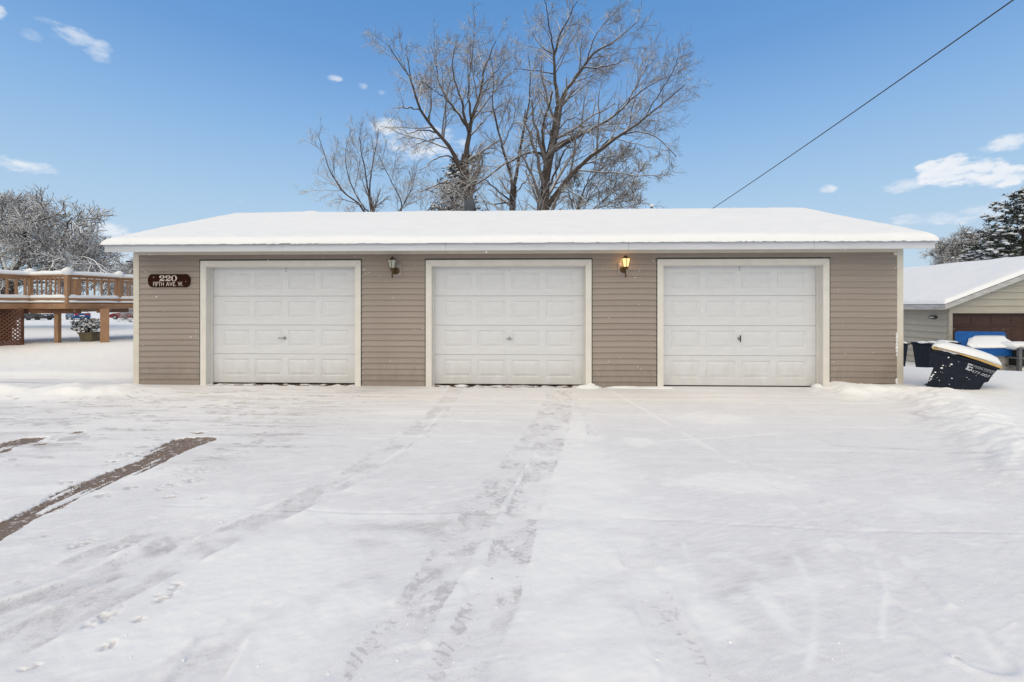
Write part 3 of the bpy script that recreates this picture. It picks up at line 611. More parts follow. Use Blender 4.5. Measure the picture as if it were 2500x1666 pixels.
# clumps of snow stuck along the right corner and the jamb feet
def blob(mb, c, r, seed=0):
    rr = random.Random(seed); n, m = 8, 5; vs, fs = [], []
    for i in range(m + 1):
        th_ = math.pi * i / m
        for k in range(n):
            ph = 2 * math.pi * k / n; q = 1 + rr.uniform(-.18, .18)
            vs.append((c[0] + r[0] * q * math.sin(th_) * math.cos(ph), c[1] + r[1] * q * math.sin(th_) * math.sin(ph), c[2] + r[2] * math.cos(th_)))
    for i in range(m):
        for k in range(n): fs.append((i * n + k, i * n + (k + 1) % n, (i + 1) * n + (k + 1) % n, (i + 1) * n + k))
    return mb.add(vs, fs)
sn = MB()
for k, (zz, r) in enumerate(((.95, .02), (.9, .025), (.84, .02), (.78, .022), (.72, .026), (.66, .02), (.6, .018), (.15, .03), (.12, .025))):
    blob(sn, (GX1 - .112, GY0 - .02, zz), (r * .8, .02, r * 1.5), k)
gbuild(sn, 'stuck_snow', 'snow', smooth=True)
def drift(cx, y, w_, d_, h_, seed, parent_name='drifted_snow'):
    m_ = MB(); blob(m_, (cx, y, .0), (w_, d_, h_), seed); gbuild(m_, parent_name, 'snow', smooth=True)
drift(1.06, GY0 - .06, .24, .09, .06, 3); drift(1.1, GY0 - .03, .10, .06, .085, 4); drift(2.2, GY0 - .05, .5, .08, .035, 5); drift(1.7, GY0 - .05, .4, .06, .04, 8); drift(5.05, GY0 + .03, .1, .1, .09, 9); drift(-1.2, GY0 + .05, .12, .05, .03, 11)

# ------------------------------------------------------------------ things on the garage wall
def font_mesh(text, m, size=1.0, extrude=0.0):
    cu = bpy.data.curves.new('txt', 'FONT'); cu.body = text; cu.size = size; cu.extrude = extrude; cu.align_x = 'CENTER'; cu.align_y = 'CENTER'
    o = bpy.data.objects.new('txt', cu); COL.objects.link(o); dg = bpy.context.evaluated_depsgraph_get(); dg.update()
    me = bpy.data.meshes.new_from_object(o.evaluated_get(dg)); bpy.data.objects.remove(o); me.materials.clear(); me.materials.append(MATS[m]); return me
def fit_text(name, text, m, parent, x0, x1, z0, z1, y, extrude=.002):
    me = font_mesh(text, m, 1.0, .5); c = np.empty(len(me.vertices) * 3); me.vertices.foreach_get('co', c); c = c.reshape(-1, 3)
    lo, hi = c.min(0), c.max(0)
    X = x0 + (c[:, 0] - lo[0]) / (hi[0] - lo[0]) * (x1 - x0); Z = z0 + (c[:, 1] - lo[1]) / (hi[1] - lo[1]) * (z1 - z0); Y = y - np.where(c[:, 2] > 0, extrude, 0)
    me.vertices.foreach_set('co', np.stack([X, Y, Z], 1).ravel()); me.update()
    return link(name, me, parent)
sx0, sz1 = wl(365.5, 670.2); sx1, sz0 = wl(467.5, 701.4)
scx, scz = (sx0 + sx1) / 2, (sz0 + sz1) / 2; SYW = GY0 - .045
sign = thing('address_sign', 'dark brown wooden plaque reading 220 FIFTH AVE. W. on the siding', 'sign', (scx, SYW, scz))
sw, sh = (sx1 - sx0) / 2, (sz1 - sz0) / 2
pl = []
for k in range(13):
    a = math.pi / 2 * (1 - 2 * k / 12) * .92; pl.append((sw - .075 + .075 * math.cos(a), 0, sh * math.sin(a) / math.sin(math.pi / 2 * .92)))
for k in range(13):
    a = -math.pi / 2 * (1 - 2 * k / 12) * .92; pl.append((-sw + .075 - .075 * math.cos(a), 0, sh * math.sin(a) / math.sin(math.pi / 2 * .92)))
MB().prism(pl, (0, .026, 0)).build('board', 'sign_brown', sign, bevel=.004)
def zz2(p, lay): return ((p[0] - 1205) / 18.1 / 138.5, -.0015 - .0004 * lay, -(p[1] - 467) / 18.1 / 138.5)
def digit2(ox):
    m_ = MB()
    polys = [[(815 + 52 * math.cos(a), 300 + 48 * math.sin(a)) for a in np.linspace(0, 2 * math.pi, 15)[:-1]],
             [(770, 285), (800, 248), (850, 228), (915, 223), (975, 240), (1012, 275), (1022, 305), (1005, 338), (960, 368), (900, 395), (845, 425), (800, 462), (770, 490), (790, 440), (830, 405), (885, 372), (925, 340), (942, 300), (935, 262), (905, 242), (860, 243), (820, 262)],
             [(765, 492), (790, 450), (820, 425), (860, 415), (905, 425), (955, 433), (990, 426), (1005, 410), (1025, 412), (1020, 440), (1000, 470), (965, 490), (920, 492), (870, 478), (825, 476), (790, 484)]]
    for k, p in enumerate(polys): m_.prism([zz2((a + ox, b_), k) for a, b_ in p], (0, .003, 0))
    return m_
for ox in (0, 285): digit2(ox).build('numeral', 'sign_letter', sign)
m_ = MB(); n = 28
o_ = [zz2((1462 + 138 * math.cos(a), 362 + 137 * math.sin(a)), 0) for a in np.linspace(0, 2 * math.pi, n + 1)[:-1]]; i_ = [zz2((1462 + 68 * math.cos(a), 362 + 120 * math.sin(a)), 0) for a in np.linspace(0, 2 * math.pi, n + 1)[:-1]]
m_.add(o_ + i_ + [(p[0], p[1] + .003, p[2]) for p in o_], [(k, (k + 1) % n, n + (k + 1) % n, n + k) for k in range(n)] + [(k, 2 * n + k, 2 * n + (k + 1) % n, (k + 1) % n) for k in range(n)])
m_.build('numeral', 'sign_letter', sign)
for txt, a, b_ in (('FIFTH', 485, 985), ('AVE.', 1085, 1560), ('W.', 1645, 1880)):
    x0_, _, zl = zz2((a, 722), 0); x1_, _, zh = zz2((b_, 525), 0); fit_text('lettering', txt, 'sign_letter', sign, x0_, x1_, zl, zh, -.0015)
def lantern(px, label, lit):
    """hexagonal coach lantern on a curved arm and a square back plate; px: photo columns/rows of plate and lantern"""
    (pu, pv0, pv1), (lu, top_v, g0, g1, bot_v) = px
    cx, pz = wl(pu, (pv0 + pv1) / 2, GY0 - .03); YL = GY0 - .17
    lx, zt = wl(lu, top_v, YL); _, zg0 = wl(lu, g0, YL); _, zg1 = wl(lu, g1, YL); _, zb = wl(lu, bot_v, YL)
    lx = cx + (lx - cx) * .35 + (lx - cx) * .65
    T_ = thing('wall_lantern', label, 'wall lamp', (cx, GY0 - .014, pz), 0, 'lanterns between the garage doors')
    def rel(p): return (p[0] - cx, p[1] - (GY0 - .014), p[2] - pz)
    ph = (wl(pu, pv0, GY0)[1] - wl(pu, pv1, GY0)[1]) / 2
    MB().box((-.088, -.016, -ph), (.088, .004, ph)).build('back_plate', 'tan_plate', T_, bevel=.012)
    MB().lathe([(.058, -.016), (.058, -.026), (.04, -.036), (.02, -.042)], 16, axis='y').build('wall_rose', 'brass', T_).location = (0, 0, -.02)
    pts_ = []
    for k in range(10):
        a = k / 9; y = (GY0 - .03) + (YL - GY0 + .03) * a; x = cx + (lx - cx) * a; z = (pz - .03) - .05 * math.sin(math.pi * a) + (zg1 - .045 - pz + .03) * a
        pts_.append(rel((x, y, z)))
    MB().tube(pts_, .013, 8).build('arm', 'brass', T_, smooth=True)
    c = rel((lx, YL, 0)); ox, oy = c[0], c[1]; g0_, g1_, t_, b_ = zg0 - pz, zg1 - pz, zt - pz, zb - pz
    RT, RB = .078, .048
    n = 6; rot = R(30)
    for k in range(6):                                    # glass panes and the glazing bars between them
        a0, a1 = rot + k * math.pi / 3 + .06, rot + (k + 1) * math.pi / 3 - .06
        q = [(ox + RB * math.cos(a0), oy + RB * math.sin(a0), g1_), (ox + RB * math.cos(a1), oy + RB * math.sin(a1), g1_), (ox + RT * math.cos(a1), oy + RT * math.sin(a1), g0_), (ox + RT * math.cos(a0), oy + RT * math.sin(a0), g0_)]
        mid_ = Vector((math.cos((a0 + a1) / 2), math.sin((a0 + a1) / 2), 0)) * -.003
        MB().prism(q, mid_).build('glass_pane', 'lamp_lit' if lit else 'lamp_glass', T_)
        a = rot + k * math.pi / 3
        MB().beam((ox + (RB + .002) * math.cos(a), oy + (RB + .002) * math.sin(a), g1_ - .004), (ox + (RT + .004) * math.cos(a), oy + (RT + .004) * math.sin(a), g0_ + .012), .009, .009).build('glazing_bar', 'brass', T_)
    hgt = t_ - g0_
    MB().lathe([(.070, 0), (.074, .004), (.05, hgt * .35), (.032, hgt * .55), (.026, hgt * .62), (.03, hgt * .66), (.012, hgt * .8), (.002, hgt)], 6, (ox, oy, g0_)).build('cap', 'brass', T_)
    MB().lathe([(.052, 0), (.05, -.008), (.04, -.014), (.042, -.03), (.03, -.04), (.014, -.05), (.012, (b_ - g1_) * .8), (.02, (b_ - g1_) * .86), (.002, b_ - g1_)], 12, (ox, oy, g1_)).build('base_finial', 'brass', T_)
    MB().lathe([(.01, 0), (.022, .03), (.026, .06), (.016, .085), (.003, .095)], 10, (ox, oy, g1_ + .015)).build('bulb', 'bulb_lit' if lit else 'lamp_glass', T_, smooth=True)
    if lit:
        ld = bpy.data.lights.new('lantern_glow', 'POINT'); ld.energy = 1.6; ld.color = (1, .55, .2); ld.shadow_soft_size = .05
        lo = bpy.data.objects.new('lantern_glow', ld); COL.objects.link(lo); lo.parent = T_; lo.location = (ox, oy - .10, (g0_ + g1_) / 2)
        ld.energy = .8; lo.location = (ox, oy + .085, (g0_ + g1_) / 2 + .02)
lantern(((968, 645, 674), (958, 625, 636, 655, 680)), 'unlit bronze coach lantern on the siding between the two doors nearest the number sign', False)
lantern(((1521, 641, 671), (1527.5, 623, 632, 652, 678)), 'glowing amber lit coach lantern on the siding between two white doors', True)

# dish, vent and bump on the roof ridge
dc = at(1144, 502, 11.75); dish = thing('satellite_dish', 'dark grey oval dish standing behind the snowy roof ridge before a tree trunk', 'satellite dish', (dc.x, dc.y, 3.4))
vs, fs = [], []
for i in range(6):
    r = i / 5
    for k in range(20):
        a = 2 * math.pi * k / 20; vs.append((.165 * r * math.cos(a), -.05 * r * r, .20 * r * math.sin(a)))
for i in range(5):
    for k in range(20): fs.append((i * 20 + k, i * 20 + (k + 1) % 20, (i + 1) * 20 + (k + 1) % 20, (i + 1) * 20 + k))
o = MB().add(vs, fs).build('reflector', 'dish_grey', dish, smooth=True); so = o.modifiers.new('t', 'SOLIDIFY'); so.thickness = .012; o.location = (0, 0, dc.z - 3.4); o.rotation_euler = (R(-12), R(-24), R(160))
MB().tube([(0, .03, dc.z - 3.4), (.0, .1, .25), (0, .12, .0)], .02, 8).build('mast', 'rack_metal', dish)
vc = at(1591, 505, 11.35); vent = thing('roof_vent', 'small snow capped vent pipe poking over the roof ridge', 'vent pipe', (vc.x, vc.y, 3.5))
MB().lathe([(.035, 0), (.035, vc.z - 3.5 + .0)], 10).build('pipe', 'rack_metal', vent)
m_ = MB(); blob(m_, (0, 0, vc.z - 3.5 + .03), (.055, .055, .04), 2); m_.build('snow_cap', 'snow', vent, smooth=True)
# cable
P0, P1 = at(1745, 506, 11.6), at(2474, 0, 5.0)
pts_ = []
for k in range(26):
    s_ = -.03 + 1.75 * k / 25; p = P0.lerp(P1, s_); p.z += .10 * 4 * (s_ * (s_ - 1)) * .25; pts_.append(p)
cb = MB().tube(pts_, .0085, 6).build('power_cable', 'cable_black', smooth=True); tag(cb, 'dark overhead cable sloping up from behind the garage roof across the sky', 'cable')

# ------------------------------------------------------------------ deck on the left
deck = thing('deck', 'raised brown wooden deck with baluster railing and snow on every rail', 'deck', tuple(at(163, 840, 12.0)))
DO = deck.location.copy()
def dbuild(mb, name, m, **k):
    o = mb.build(name, m, deck, **k); o.location = -DO; return o
corner = [(-330, 10.3), (-120, 10.9), (73, 12.3), (163, 12.0), (293, 13.3), (420, 14.6)]
def dxy(u, Z): p = at(u, 700, Z); return Vector((p.x, p.y, 0))
CP = [dxy(u, Z) for u, Z in corner]
Z_RT, Z_RB, Z_RAIL, Z_BR = 1.505, 1.365, 2.255, 1.62
def inset(pts_l, d):
    out = []
    for i, p in enumerate(pts_l):
        a = (pts_l[max(i, 1)] - pts_l[max(i, 1) - 1]).normalized(); b = (pts_l[min(i + 1, len(pts_l) - 1)] - pts_l[min(i, len(pts_l) - 2)]).normalized()
        n = (Vector((-a.y, a.x, 0)) + Vector((-b.y, b.x, 0))).normalized(); out.append(p + n * d)
    return out
IN = inset(CP, .12); BK = inset(CP, 2.3)
def zv(p, z): return Vector((p.x, p.y, z))
for a, b in zip(CP[:-1], CP[1:]):
    dbuild(MB().beam(zv(a, (Z_RT + Z_RB) / 2), zv(b, (Z_RT + Z_RB) / 2), .045, Z_RT - Z_RB), 'rim_board', 'deck_wood', bevel=.003)
# decking boards (run along each bay) and the snow on them
for bay, (a, b, c, d) in enumerate(zip(IN[:-1], IN[1:], BK[:-1], BK[1:])):
    for k in range(14):
        p, q = a.lerp(c, (k + .02) / 14 - .04), b.lerp(d, (k + .02) / 14 - .04); p2, q2 = a.lerp(c, (k + .94) / 14 - .04), b.lerp(d, (k + .94) / 14 - .04)
        dbuild(MB().prism([zv(p, Z_RT + .002), zv(q, Z_RT + .002), zv(q2, Z_RT + .002), zv(p2, Z_RT + .002)], (0, 0, .026)), 'deck_board', 'deck_wood')
def snow_strip(path, z0, w_, h_, name='rail_snow', lumps=.15, parent=None):
    """rounded ridge of snow lying along a path"""
    m_ = MB(); prof = [(-w_ / 2, 0), (-w_ / 2 - .008, h_ * .35), (-w_ / 2 + .012, h_ * .75), (-w_ * .2, h_), (w_ * .2, h_), (w_ / 2 - .012, h_ * .75), (w_ / 2 + .008, h_ * .35), (w_ / 2, 0)]
    n = len(prof)
    for a, b in zip(path[:-1], path[1:]):
        d = (b - a); L = d.length; d.normalize(); sdv = Vector((d.y, -d.x, 0)); seg = max(2, int(L / .12)); vs, fs = [], []
        for i in range(seg + 1):
            p = a + d * (L * i / seg); f = 1 + lumps * random.uniform(-1, 1)
            vs += [zv(p, z0) + sdv * x * (1 + .3 * lumps * random.uniform(-1, 1)) + Vector((0, 0, z * f)) for x, z in prof]
        for i in range(seg): fs += [(i * n + k, i * n + (k + 1) % n, (i + 1) * n + (k + 1) % n, (i + 1) * n + k) for k in range(n)]
        fs += [tuple(range(n)), tuple(range(seg * n, seg * n + n))[::-1]]
        m_.add(vs, fs)
    return dbuild(m_, name, 'rail_snow', smooth=True)
snow_strip(inset(CP, .06), Z_RT + .029, .16, .055, 'deck_snow', .2)
m_ = MB()
for a, b, c, d in zip(IN[:-1], IN[1:], BK[:-1], BK[1:]):
    m_.prism([zv(a, Z_RT + .03), zv(b, Z_RT + .03), zv(d, Z_RT + .03), zv(c, Z_RT + .03)], (0, 0, .05))
dbuild(m_, 'deck_snow', 'rail_snow')
def railing(path, posts, zt=Z_RAIL, gap=.165, snow=True):
    RL = path
    for a, b in zip(RL[:-1], RL[1:]):
        dbuild(MB().beam(zv(a, zt), zv(b, zt), .12, .035), 'top_rail', 'deck_wood', bevel=.004)
        dbuild(MB().beam(zv(a, zt - .038), zv(b, zt - .038), .04, .038), 'upper_rail', 'deck_wood')
        dbuild(MB().beam(zv(a, Z_BR), zv(b, Z_BR), .05, .06), 'bottom_rail', 'deck_wood')
        L = (b - a).length; n = max(1, int(L / gap))
        for k in range(n):
            p = a.lerp(b, (k + .5) / n); o = link('baluster', BAL, deck); o.location = zv(p, Z_BR + .03) - DO; o.rotation_euler = (0, 0, math.atan2(b.y - a.y, b.x - a.x) + random.uniform(-.02, .02))
        snow_strip([a, b], zt + .018, .125, .10); snow_strip([a, b], Z_BR + .031, .075, .085)
    for p in posts:
        dbuild(MB().box((p.x - .042, p.y - .036, Z_RT - .02), (p.x + .042, p.y + .036, zt + .06)), 'railing_post', 'deck_wood', bevel=.005)
        dbuild(MB().prism([(p.x - .06, p.y - .055, zt + .061), (p.x + .06, p.y - .055, zt + .061), (p.x + .06, p.y + .055, zt + .061), (p.x - .06, p.y + .055, zt + .061)], (0, 0, .025)), 'post_cap', 'deck_wood', bevel=.004)
        m2 = MB(); blob(m2, (p.x, p.y, zt + .10), (.115, .115, .11), 4); dbuild(m2, 'post_snow', 'rail_snow', smooth=True)
BAL = MB().box((-.015, -.013, 0), (.015, .013, Z_RAIL - .05 - Z_BR - .03)).mesh('baluster', 'deck_wood')
RP = inset(CP, .03)
railing(RP, [RP[1], RP[2], RP[3], RP[4]])
BP = inset(CP, 1.9); BKp = [BP[0], BP[1], BP[2].lerp(BP[3], .5), BP[4], BP[5]]
railing(BKp, [BKp[1], BKp[2], BKp[3], BKp[2].lerp(BKp[3], .78)], zt=Z_RAIL - .0)
# posts, beams, brace under the deck
def dpost(u0, u1, vb, Z, name='deck_post'):
    p = at((u0 + u1) / 2, vb, Z); w_ = (u1 - u0) * Z / F_PX * .52; zb = Hz(p.x, p.y) - .1
    dbuild(MB().box((p.x - w_ / 2, p.y - .05, zb), (p.x + w_ / 2, p.y + .05, Z_RB - .12)), name, 'deck_wood', bevel=.006); return p
pa = dpost(131.5, 150.5, 838, 12.4)
pb = at(257, 845, 12.5); zb = Hz(pb.x, pb.y) - .1
dbuild(MB().prism([(pb.x - .14, pb.y - .01, zb), (pb.x - .02, pb.y - .13, zb), (pb.x + .14, pb.y - .03, zb), (pb.x + .02, pb.y + .10, zb)], (0, 0, Z_RB - zb)), 'deck_post', 'deck_wood', bevel=.005)
dpost(-150, -128, 850, 11.6)
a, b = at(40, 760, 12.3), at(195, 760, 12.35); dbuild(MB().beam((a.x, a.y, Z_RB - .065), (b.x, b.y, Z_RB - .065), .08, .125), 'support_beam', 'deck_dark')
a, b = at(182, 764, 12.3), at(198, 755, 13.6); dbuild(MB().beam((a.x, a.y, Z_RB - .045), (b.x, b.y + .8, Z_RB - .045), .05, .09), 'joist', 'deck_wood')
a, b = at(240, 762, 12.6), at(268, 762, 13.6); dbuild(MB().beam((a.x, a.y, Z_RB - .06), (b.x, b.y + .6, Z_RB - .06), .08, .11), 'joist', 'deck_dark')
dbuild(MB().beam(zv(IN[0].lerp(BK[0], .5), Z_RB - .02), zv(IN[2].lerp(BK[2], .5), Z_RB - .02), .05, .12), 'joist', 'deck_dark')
# lattice skirt: crossing laths inside a frame
la, lb = at(-260, 790, 10.9), at(55, 790, 12.1); ld_ = (lb - la); LL = ld_.length; LH = 1.02; lz0 = Hz(lb.x, lb.y) - .08; LH = Z_RB - lz0
Tm = Matrix.Translation((la.x, la.y, lz0)) @ Matrix.Rotation(math.atan2(ld_.y, ld_.x), 4, 'Z')
pitch = .098; nl = 0
for layer, sg in ((0, 1), (1, -1)):
    c = -LH if sg > 0 else 0
    k = 0
    while True:
        c0 = (-LH if sg > 0 else 0) + k * pitch; k += 1
        if c0 > LL + (LH if sg < 0 else 0): break
        x0_, x1_ = (c0, c0 + LH) if sg > 0 else (c0, c0 - LH)     # at z=0 and z=LH
        z0_, z1_ = 0.0, LH
        lo_, hi_ = .02, LL - .02
        def clip(x0_, z0_, x1_, z1_):
            pts2 = []
            for t0, t1 in ((0, 1),):
                ta, tb = 0.0, 1.0; dx = x1_ - x0_
                t_lo, t_hi = sorted(((lo_ - x0_) / dx, (hi_ - x0_) / dx)); ta, tb = max(ta, t_lo), min(tb, t_hi)
                if ta >= tb: return None
                return (x0_ + dx * ta, z0_ + (z1_ - z0_) * ta, x0_ + dx * tb, z0_ + (z1_ - z0_) * tb)
        q = clip(x0_, z0_, x1_, z1_)
        if not q or math.hypot(q[2] - q[0], q[3] - q[1]) < .05: continue
        p_, q_ = Tm @ Vector((q[0], -.008 + .012 * layer, q[1])), Tm @ Vector((q[2], -.008 + .012 * layer, q[3]))
        nrm = (Tm.to_3x3() @ Vector((0, 1, 0)))
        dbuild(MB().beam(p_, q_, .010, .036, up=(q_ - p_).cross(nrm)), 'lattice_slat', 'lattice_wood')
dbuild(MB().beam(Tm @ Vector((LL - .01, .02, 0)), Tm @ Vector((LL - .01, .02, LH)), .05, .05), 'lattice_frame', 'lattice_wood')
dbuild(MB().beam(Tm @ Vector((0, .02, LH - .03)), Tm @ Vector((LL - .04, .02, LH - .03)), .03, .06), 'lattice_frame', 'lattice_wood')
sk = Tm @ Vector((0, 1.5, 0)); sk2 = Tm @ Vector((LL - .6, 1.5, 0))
dbuild(MB().prism([sk, sk2, (sk2.x, sk2.y, Z_RB - .05), (sk.x, sk.y, Z_RB - .05)], (0, .05, 0)), 'shade_backing', 'under_shade')  # near-black sheet standing in for the shade under the deck

# planter and its shrub
pc = at(224, 843, 12.9); pz = Hz(pc.x, pc.y); planter = thing('planter', 'olive brown square tapered plant pot in the snow beside the deck post', 'planter', (pc.x, pc.y, pz))
hT, hB, ph = .205, .15, .27
MB().add([(-hB, -hB, -.05), (hB, -hB, -.05), (hB, hB, -.05), (-hB, hB, -.05), (-hT, -hT, ph), (hT, -hT, ph), (hT, hT, ph), (-hT, hT, ph)], [(0, 3, 2, 1), (4, 5, 6, 7), (0, 1, 5, 4), (1, 2, 6, 5), (2, 3, 7, 6), (3, 0, 4, 7)]).build('pot', 'pot_olive', planter, bevel=.01)
MB().box((-hT - .012, -hT - .012, ph - .035), (hT + .012, hT + .012, ph + .004)).build('rim_band', 'pot_olive', planter, bevel=.006)
shrub = thing('potted_shrub', 'low leafy evergreen shrub loaded with snow in the olive pot', 'shrub', (pc.x - .12, pc.y, pz + ph))
lf, sn, st = MB(), MB(), MB(); rr = random.Random(5)
for k in range(230):
    a, r_ = rr.uniform(0, 6.28), rr.uniform(.05, 1) ** .6; c = Vector((.40 * r_ * math.cos(a), .30 * r_ * math.sin(a), rr.uniform(.03, .40) * (1.05 - .35 * r_)))
    for j in range(3):
        d = Vector((rr.uniform(-1, 1), rr.uniform(-1, 1), rr.uniform(-.4, .6))).normalized(); s2 = d.cross(Vector((0, 0, 1))).normalized() * .022
        lf.add([c, c + d * .035 + s2, c + d * .08, c + d * .035 - s2], [(0, 1, 2, 3)])
    if rr.random() < .62: blob(sn, c + Vector((0, 0, .028)), (rr.uniform(.025, .05), rr.uniform(.025, .05), rr.uniform(.014, .026)), k)
    if k % 8 == 0: st.tube([(0, 0, -.02), c * .5 + Vector((0, 0, .02)), c], .006, 4)
lf.build('leaves', 'leaf_green', shrub); tag(sn.build('snow_cover', 'rail_snow', shrub, smooth=True), kind='stuff'); st.build('stems', 'bark', shrub)

# ------------------------------------------------------------------ trees
def resample(P, K):
    P = np.array([tuple(p) for p in P], float); 
    for _ in range(2):                                      # corner cutting keeps traced limbs supple
        Q = [P[0]]
        for a, b in zip(P[:-1], P[1:]): Q += [.75 * a + .25 * b, .25 * a + .75 * b]
        Q.append(P[-1]); P = np.array(Q)
    d = np.r_[0, np.cumsum(np.linalg.norm(np.diff(P, axis=0), axis=1))]; t = np.linspace(0, d[-1], K)
    return np.stack([np.interp(t, d, P[:, k]) for k in range(3)], 1)
def tubes(P, Rr, n):
    """P (N,K,3), Rr (N,K) -> verts, quads"""
    N, K, _ = P.shape; T = np.gradient(P, axis=1); T /= np.linalg.norm(T, axis=2, keepdims=True) + 1e-9
    ref = np.array([.13, .31, .94]); A = np.cross(T, ref); A /= np.linalg.norm(A, axis=2, keepdims=True) + 1e-9; B = np.cross(T, A)
    ang = 2 * np.pi * np.arange(n) / n
    V = P[:, :, None, :] + Rr[:, :, None, None] * (np.cos(ang)[None, None, :, None] * A[:, :, None, :] + np.sin(ang)[None, None, :, None] * B[:, :, None, :])
    idx = np.arange(N * K * n).reshape(N, K, n); j = np.roll(idx, -1, axis=2)
    Q = np.stack([idx[:, :-1], j[:, :-1], j[:, 1:], idx[:, 1:]], -1).reshape(-1, 4)
    return V.reshape(-1, 3), Q
def merge(parts):
    vs, fs, o = [], [], 0
    for v, f in parts: vs.append(v); fs.append(f + o); o += len(v)
    return np.concatenate(vs), np.concatenate(fs)
def sprout(P, Rr, n, lf_, ang, trop, rng, K=5, tmin=.2, flat=1.0, wig=.06, rfac=.55, minr=.004, lmin=0, apical=.65, lref=0):
    """n side shoots per parent polyline"""
    N, KP, _ = P.shape; L = np.linalg.norm(np.diff(P, axis=1), axis=2).sum(1)
    t = tmin + (1 - tmin) * (np.arange(n)[None, :] + rng.uniform(.1, .9, (N, n))) / n; f = t * (KP - 1); i = np.minimum(f.astype(int), KP - 2); w = (f - i)[..., None]
    ar = np.arange(N)[:, None]; p0 = P[ar, i] * (1 - w) + P[ar, i + 1] * w; T = P[ar, i + 1] - P[ar, i]; T /= np.linalg.norm(T, axis=2, keepdims=True) + 1e-9
    r0 = (Rr[ar, i] * (1 - w[..., 0]) + Rr[ar, i + 1] * w[..., 0]) * rfac
    rnd = rng.normal(size=(N, n, 3)); rnd[..., 1] *= flat; pr = rnd - (rnd * T).sum(2, keepdims=True) * T; pr /= np.linalg.norm(pr, axis=2, keepdims=True) + 1e-9
    a = ang * rng.uniform(.65, 1.3, (N, n, 1)); D = np.cos(a) * T + np.sin(a) * pr; D[..., 2] += trop * .4; D /= np.linalg.norm(D, axis=2, keepdims=True)
    ln = np.maximum(L[:, None] * lf_ * (1 - apical * t) * rng.uniform(.6, 1.35, (N, n)), lmin)
    s_ = np.linspace(0, 1, K)[None, None, :, None]
    Q = p0[:, :, None, :] + D[:, :, None, :] * ln[:, :, None, None] * s_
    Q[..., 2] += (trop * .35 * ln[:, :, None] * s_[..., 0] ** 2)
    wg = rng.normal(size=(N, n, K, 3)) * (wig * ln)[:, :, None, None]; wg[:, :, 0] = 0; Q += wg * s_
    rad = np.maximum(r0[:, :, None] * (1 - .7 * s_[..., 0]), minr)
    Q, rad = Q.reshape(-1, K, 3), rad.reshape(-1, K)
    if lref:                                                # shorter parents carry fewer shoots
        keep = rng.random((N, n)) < np.clip(L / lref, .12, 1)[:, None]; Q, rad = Q[keep.ravel()], rad[keep.ravel()]
    return Q, rad
def zt_(l): return [(700 + a / 2.241, b / 2.241) for a, b in l]
def tree(name, label, cat, Z, limbs, spec, seed, barkm='bark', twigm='twig', group=None, rs=.66):
    """limbs: list of (points in photo px, base radius m, tip radius m, depth drift m); first is the trunk"""
    rng = np.random.default_rng(seed); base = at(*limbs[0][0][0], Z); gz_ = Hz(base.x, base.y)
    T_ = thing(name, label, cat, (base.x, base.y, gz_), 0, group); org = np.array(T_.location)
    Ps, Rs = [], []
    for k, (pl_, r0, r1, dz) in enumerate(limbs):
        n = len(pl_); pp = [at(u, v, Z + dz * (i / max(1, n - 1))) for i, (u, v) in enumerate(pl_)]
        if k == 0: pp = [Vector((base.x, base.y, gz_ - .2))] + pp
        r0 = r0 * rs if k else r0 * (rs + .06); P = resample(pp, 14); P[1:-1] += rng.normal(size=(12, 3)) * .02; rad = r0 + (r1 - r0) * np.linspace(0, 1, 14) ** .8
        V, Q = tubes(P[None], rad[None], 10 if r0 > .05 else 7)
        o = link('trunk' if k == 0 else 'limb', np_mesh('limb', V - org, Q, barkm), T_)
        Ps.append(P); Rs.append(rad)
    P, Rr = np.stack(Ps), np.stack(Rs); parts = []
    L = np.linalg.norm(np.diff(P, axis=1), axis=2).sum(1); 
    for li, sp in enumerate(spec):
        n = sp.pop('n'); m_ = sp.pop('sides', 3)
        P, Rr = sprout(P, Rr, n, rng=rng, **sp); parts.append(tubes(P, Rr, m_)); sp['n'] = n; sp['sides'] = m_
    V, Q = merge(parts); link('crown', np_mesh('crown', V - org, Q, twigm), T_); return T_
maple = lambda: [dict(n=15, lf_=.44, ang=R(46), trop=.12, K=8, tmin=.2, sides=4, wig=.022, rfac=.5, minr=.008, apical=.6, lref=5.), dict(n=11, lf_=.46, ang=R(44), trop=.10, K=5, tmin=.12, sides=3, wig=.03, rfac=.5, minr=.0055, lmin=.35, lref=1.7), dict(n=7, lf_=.5, ang=R(42), trop=.15, K=4, tmin=.2, sides=3, wig=.04, minr=.0042, lmin=.22, lref=.65)]
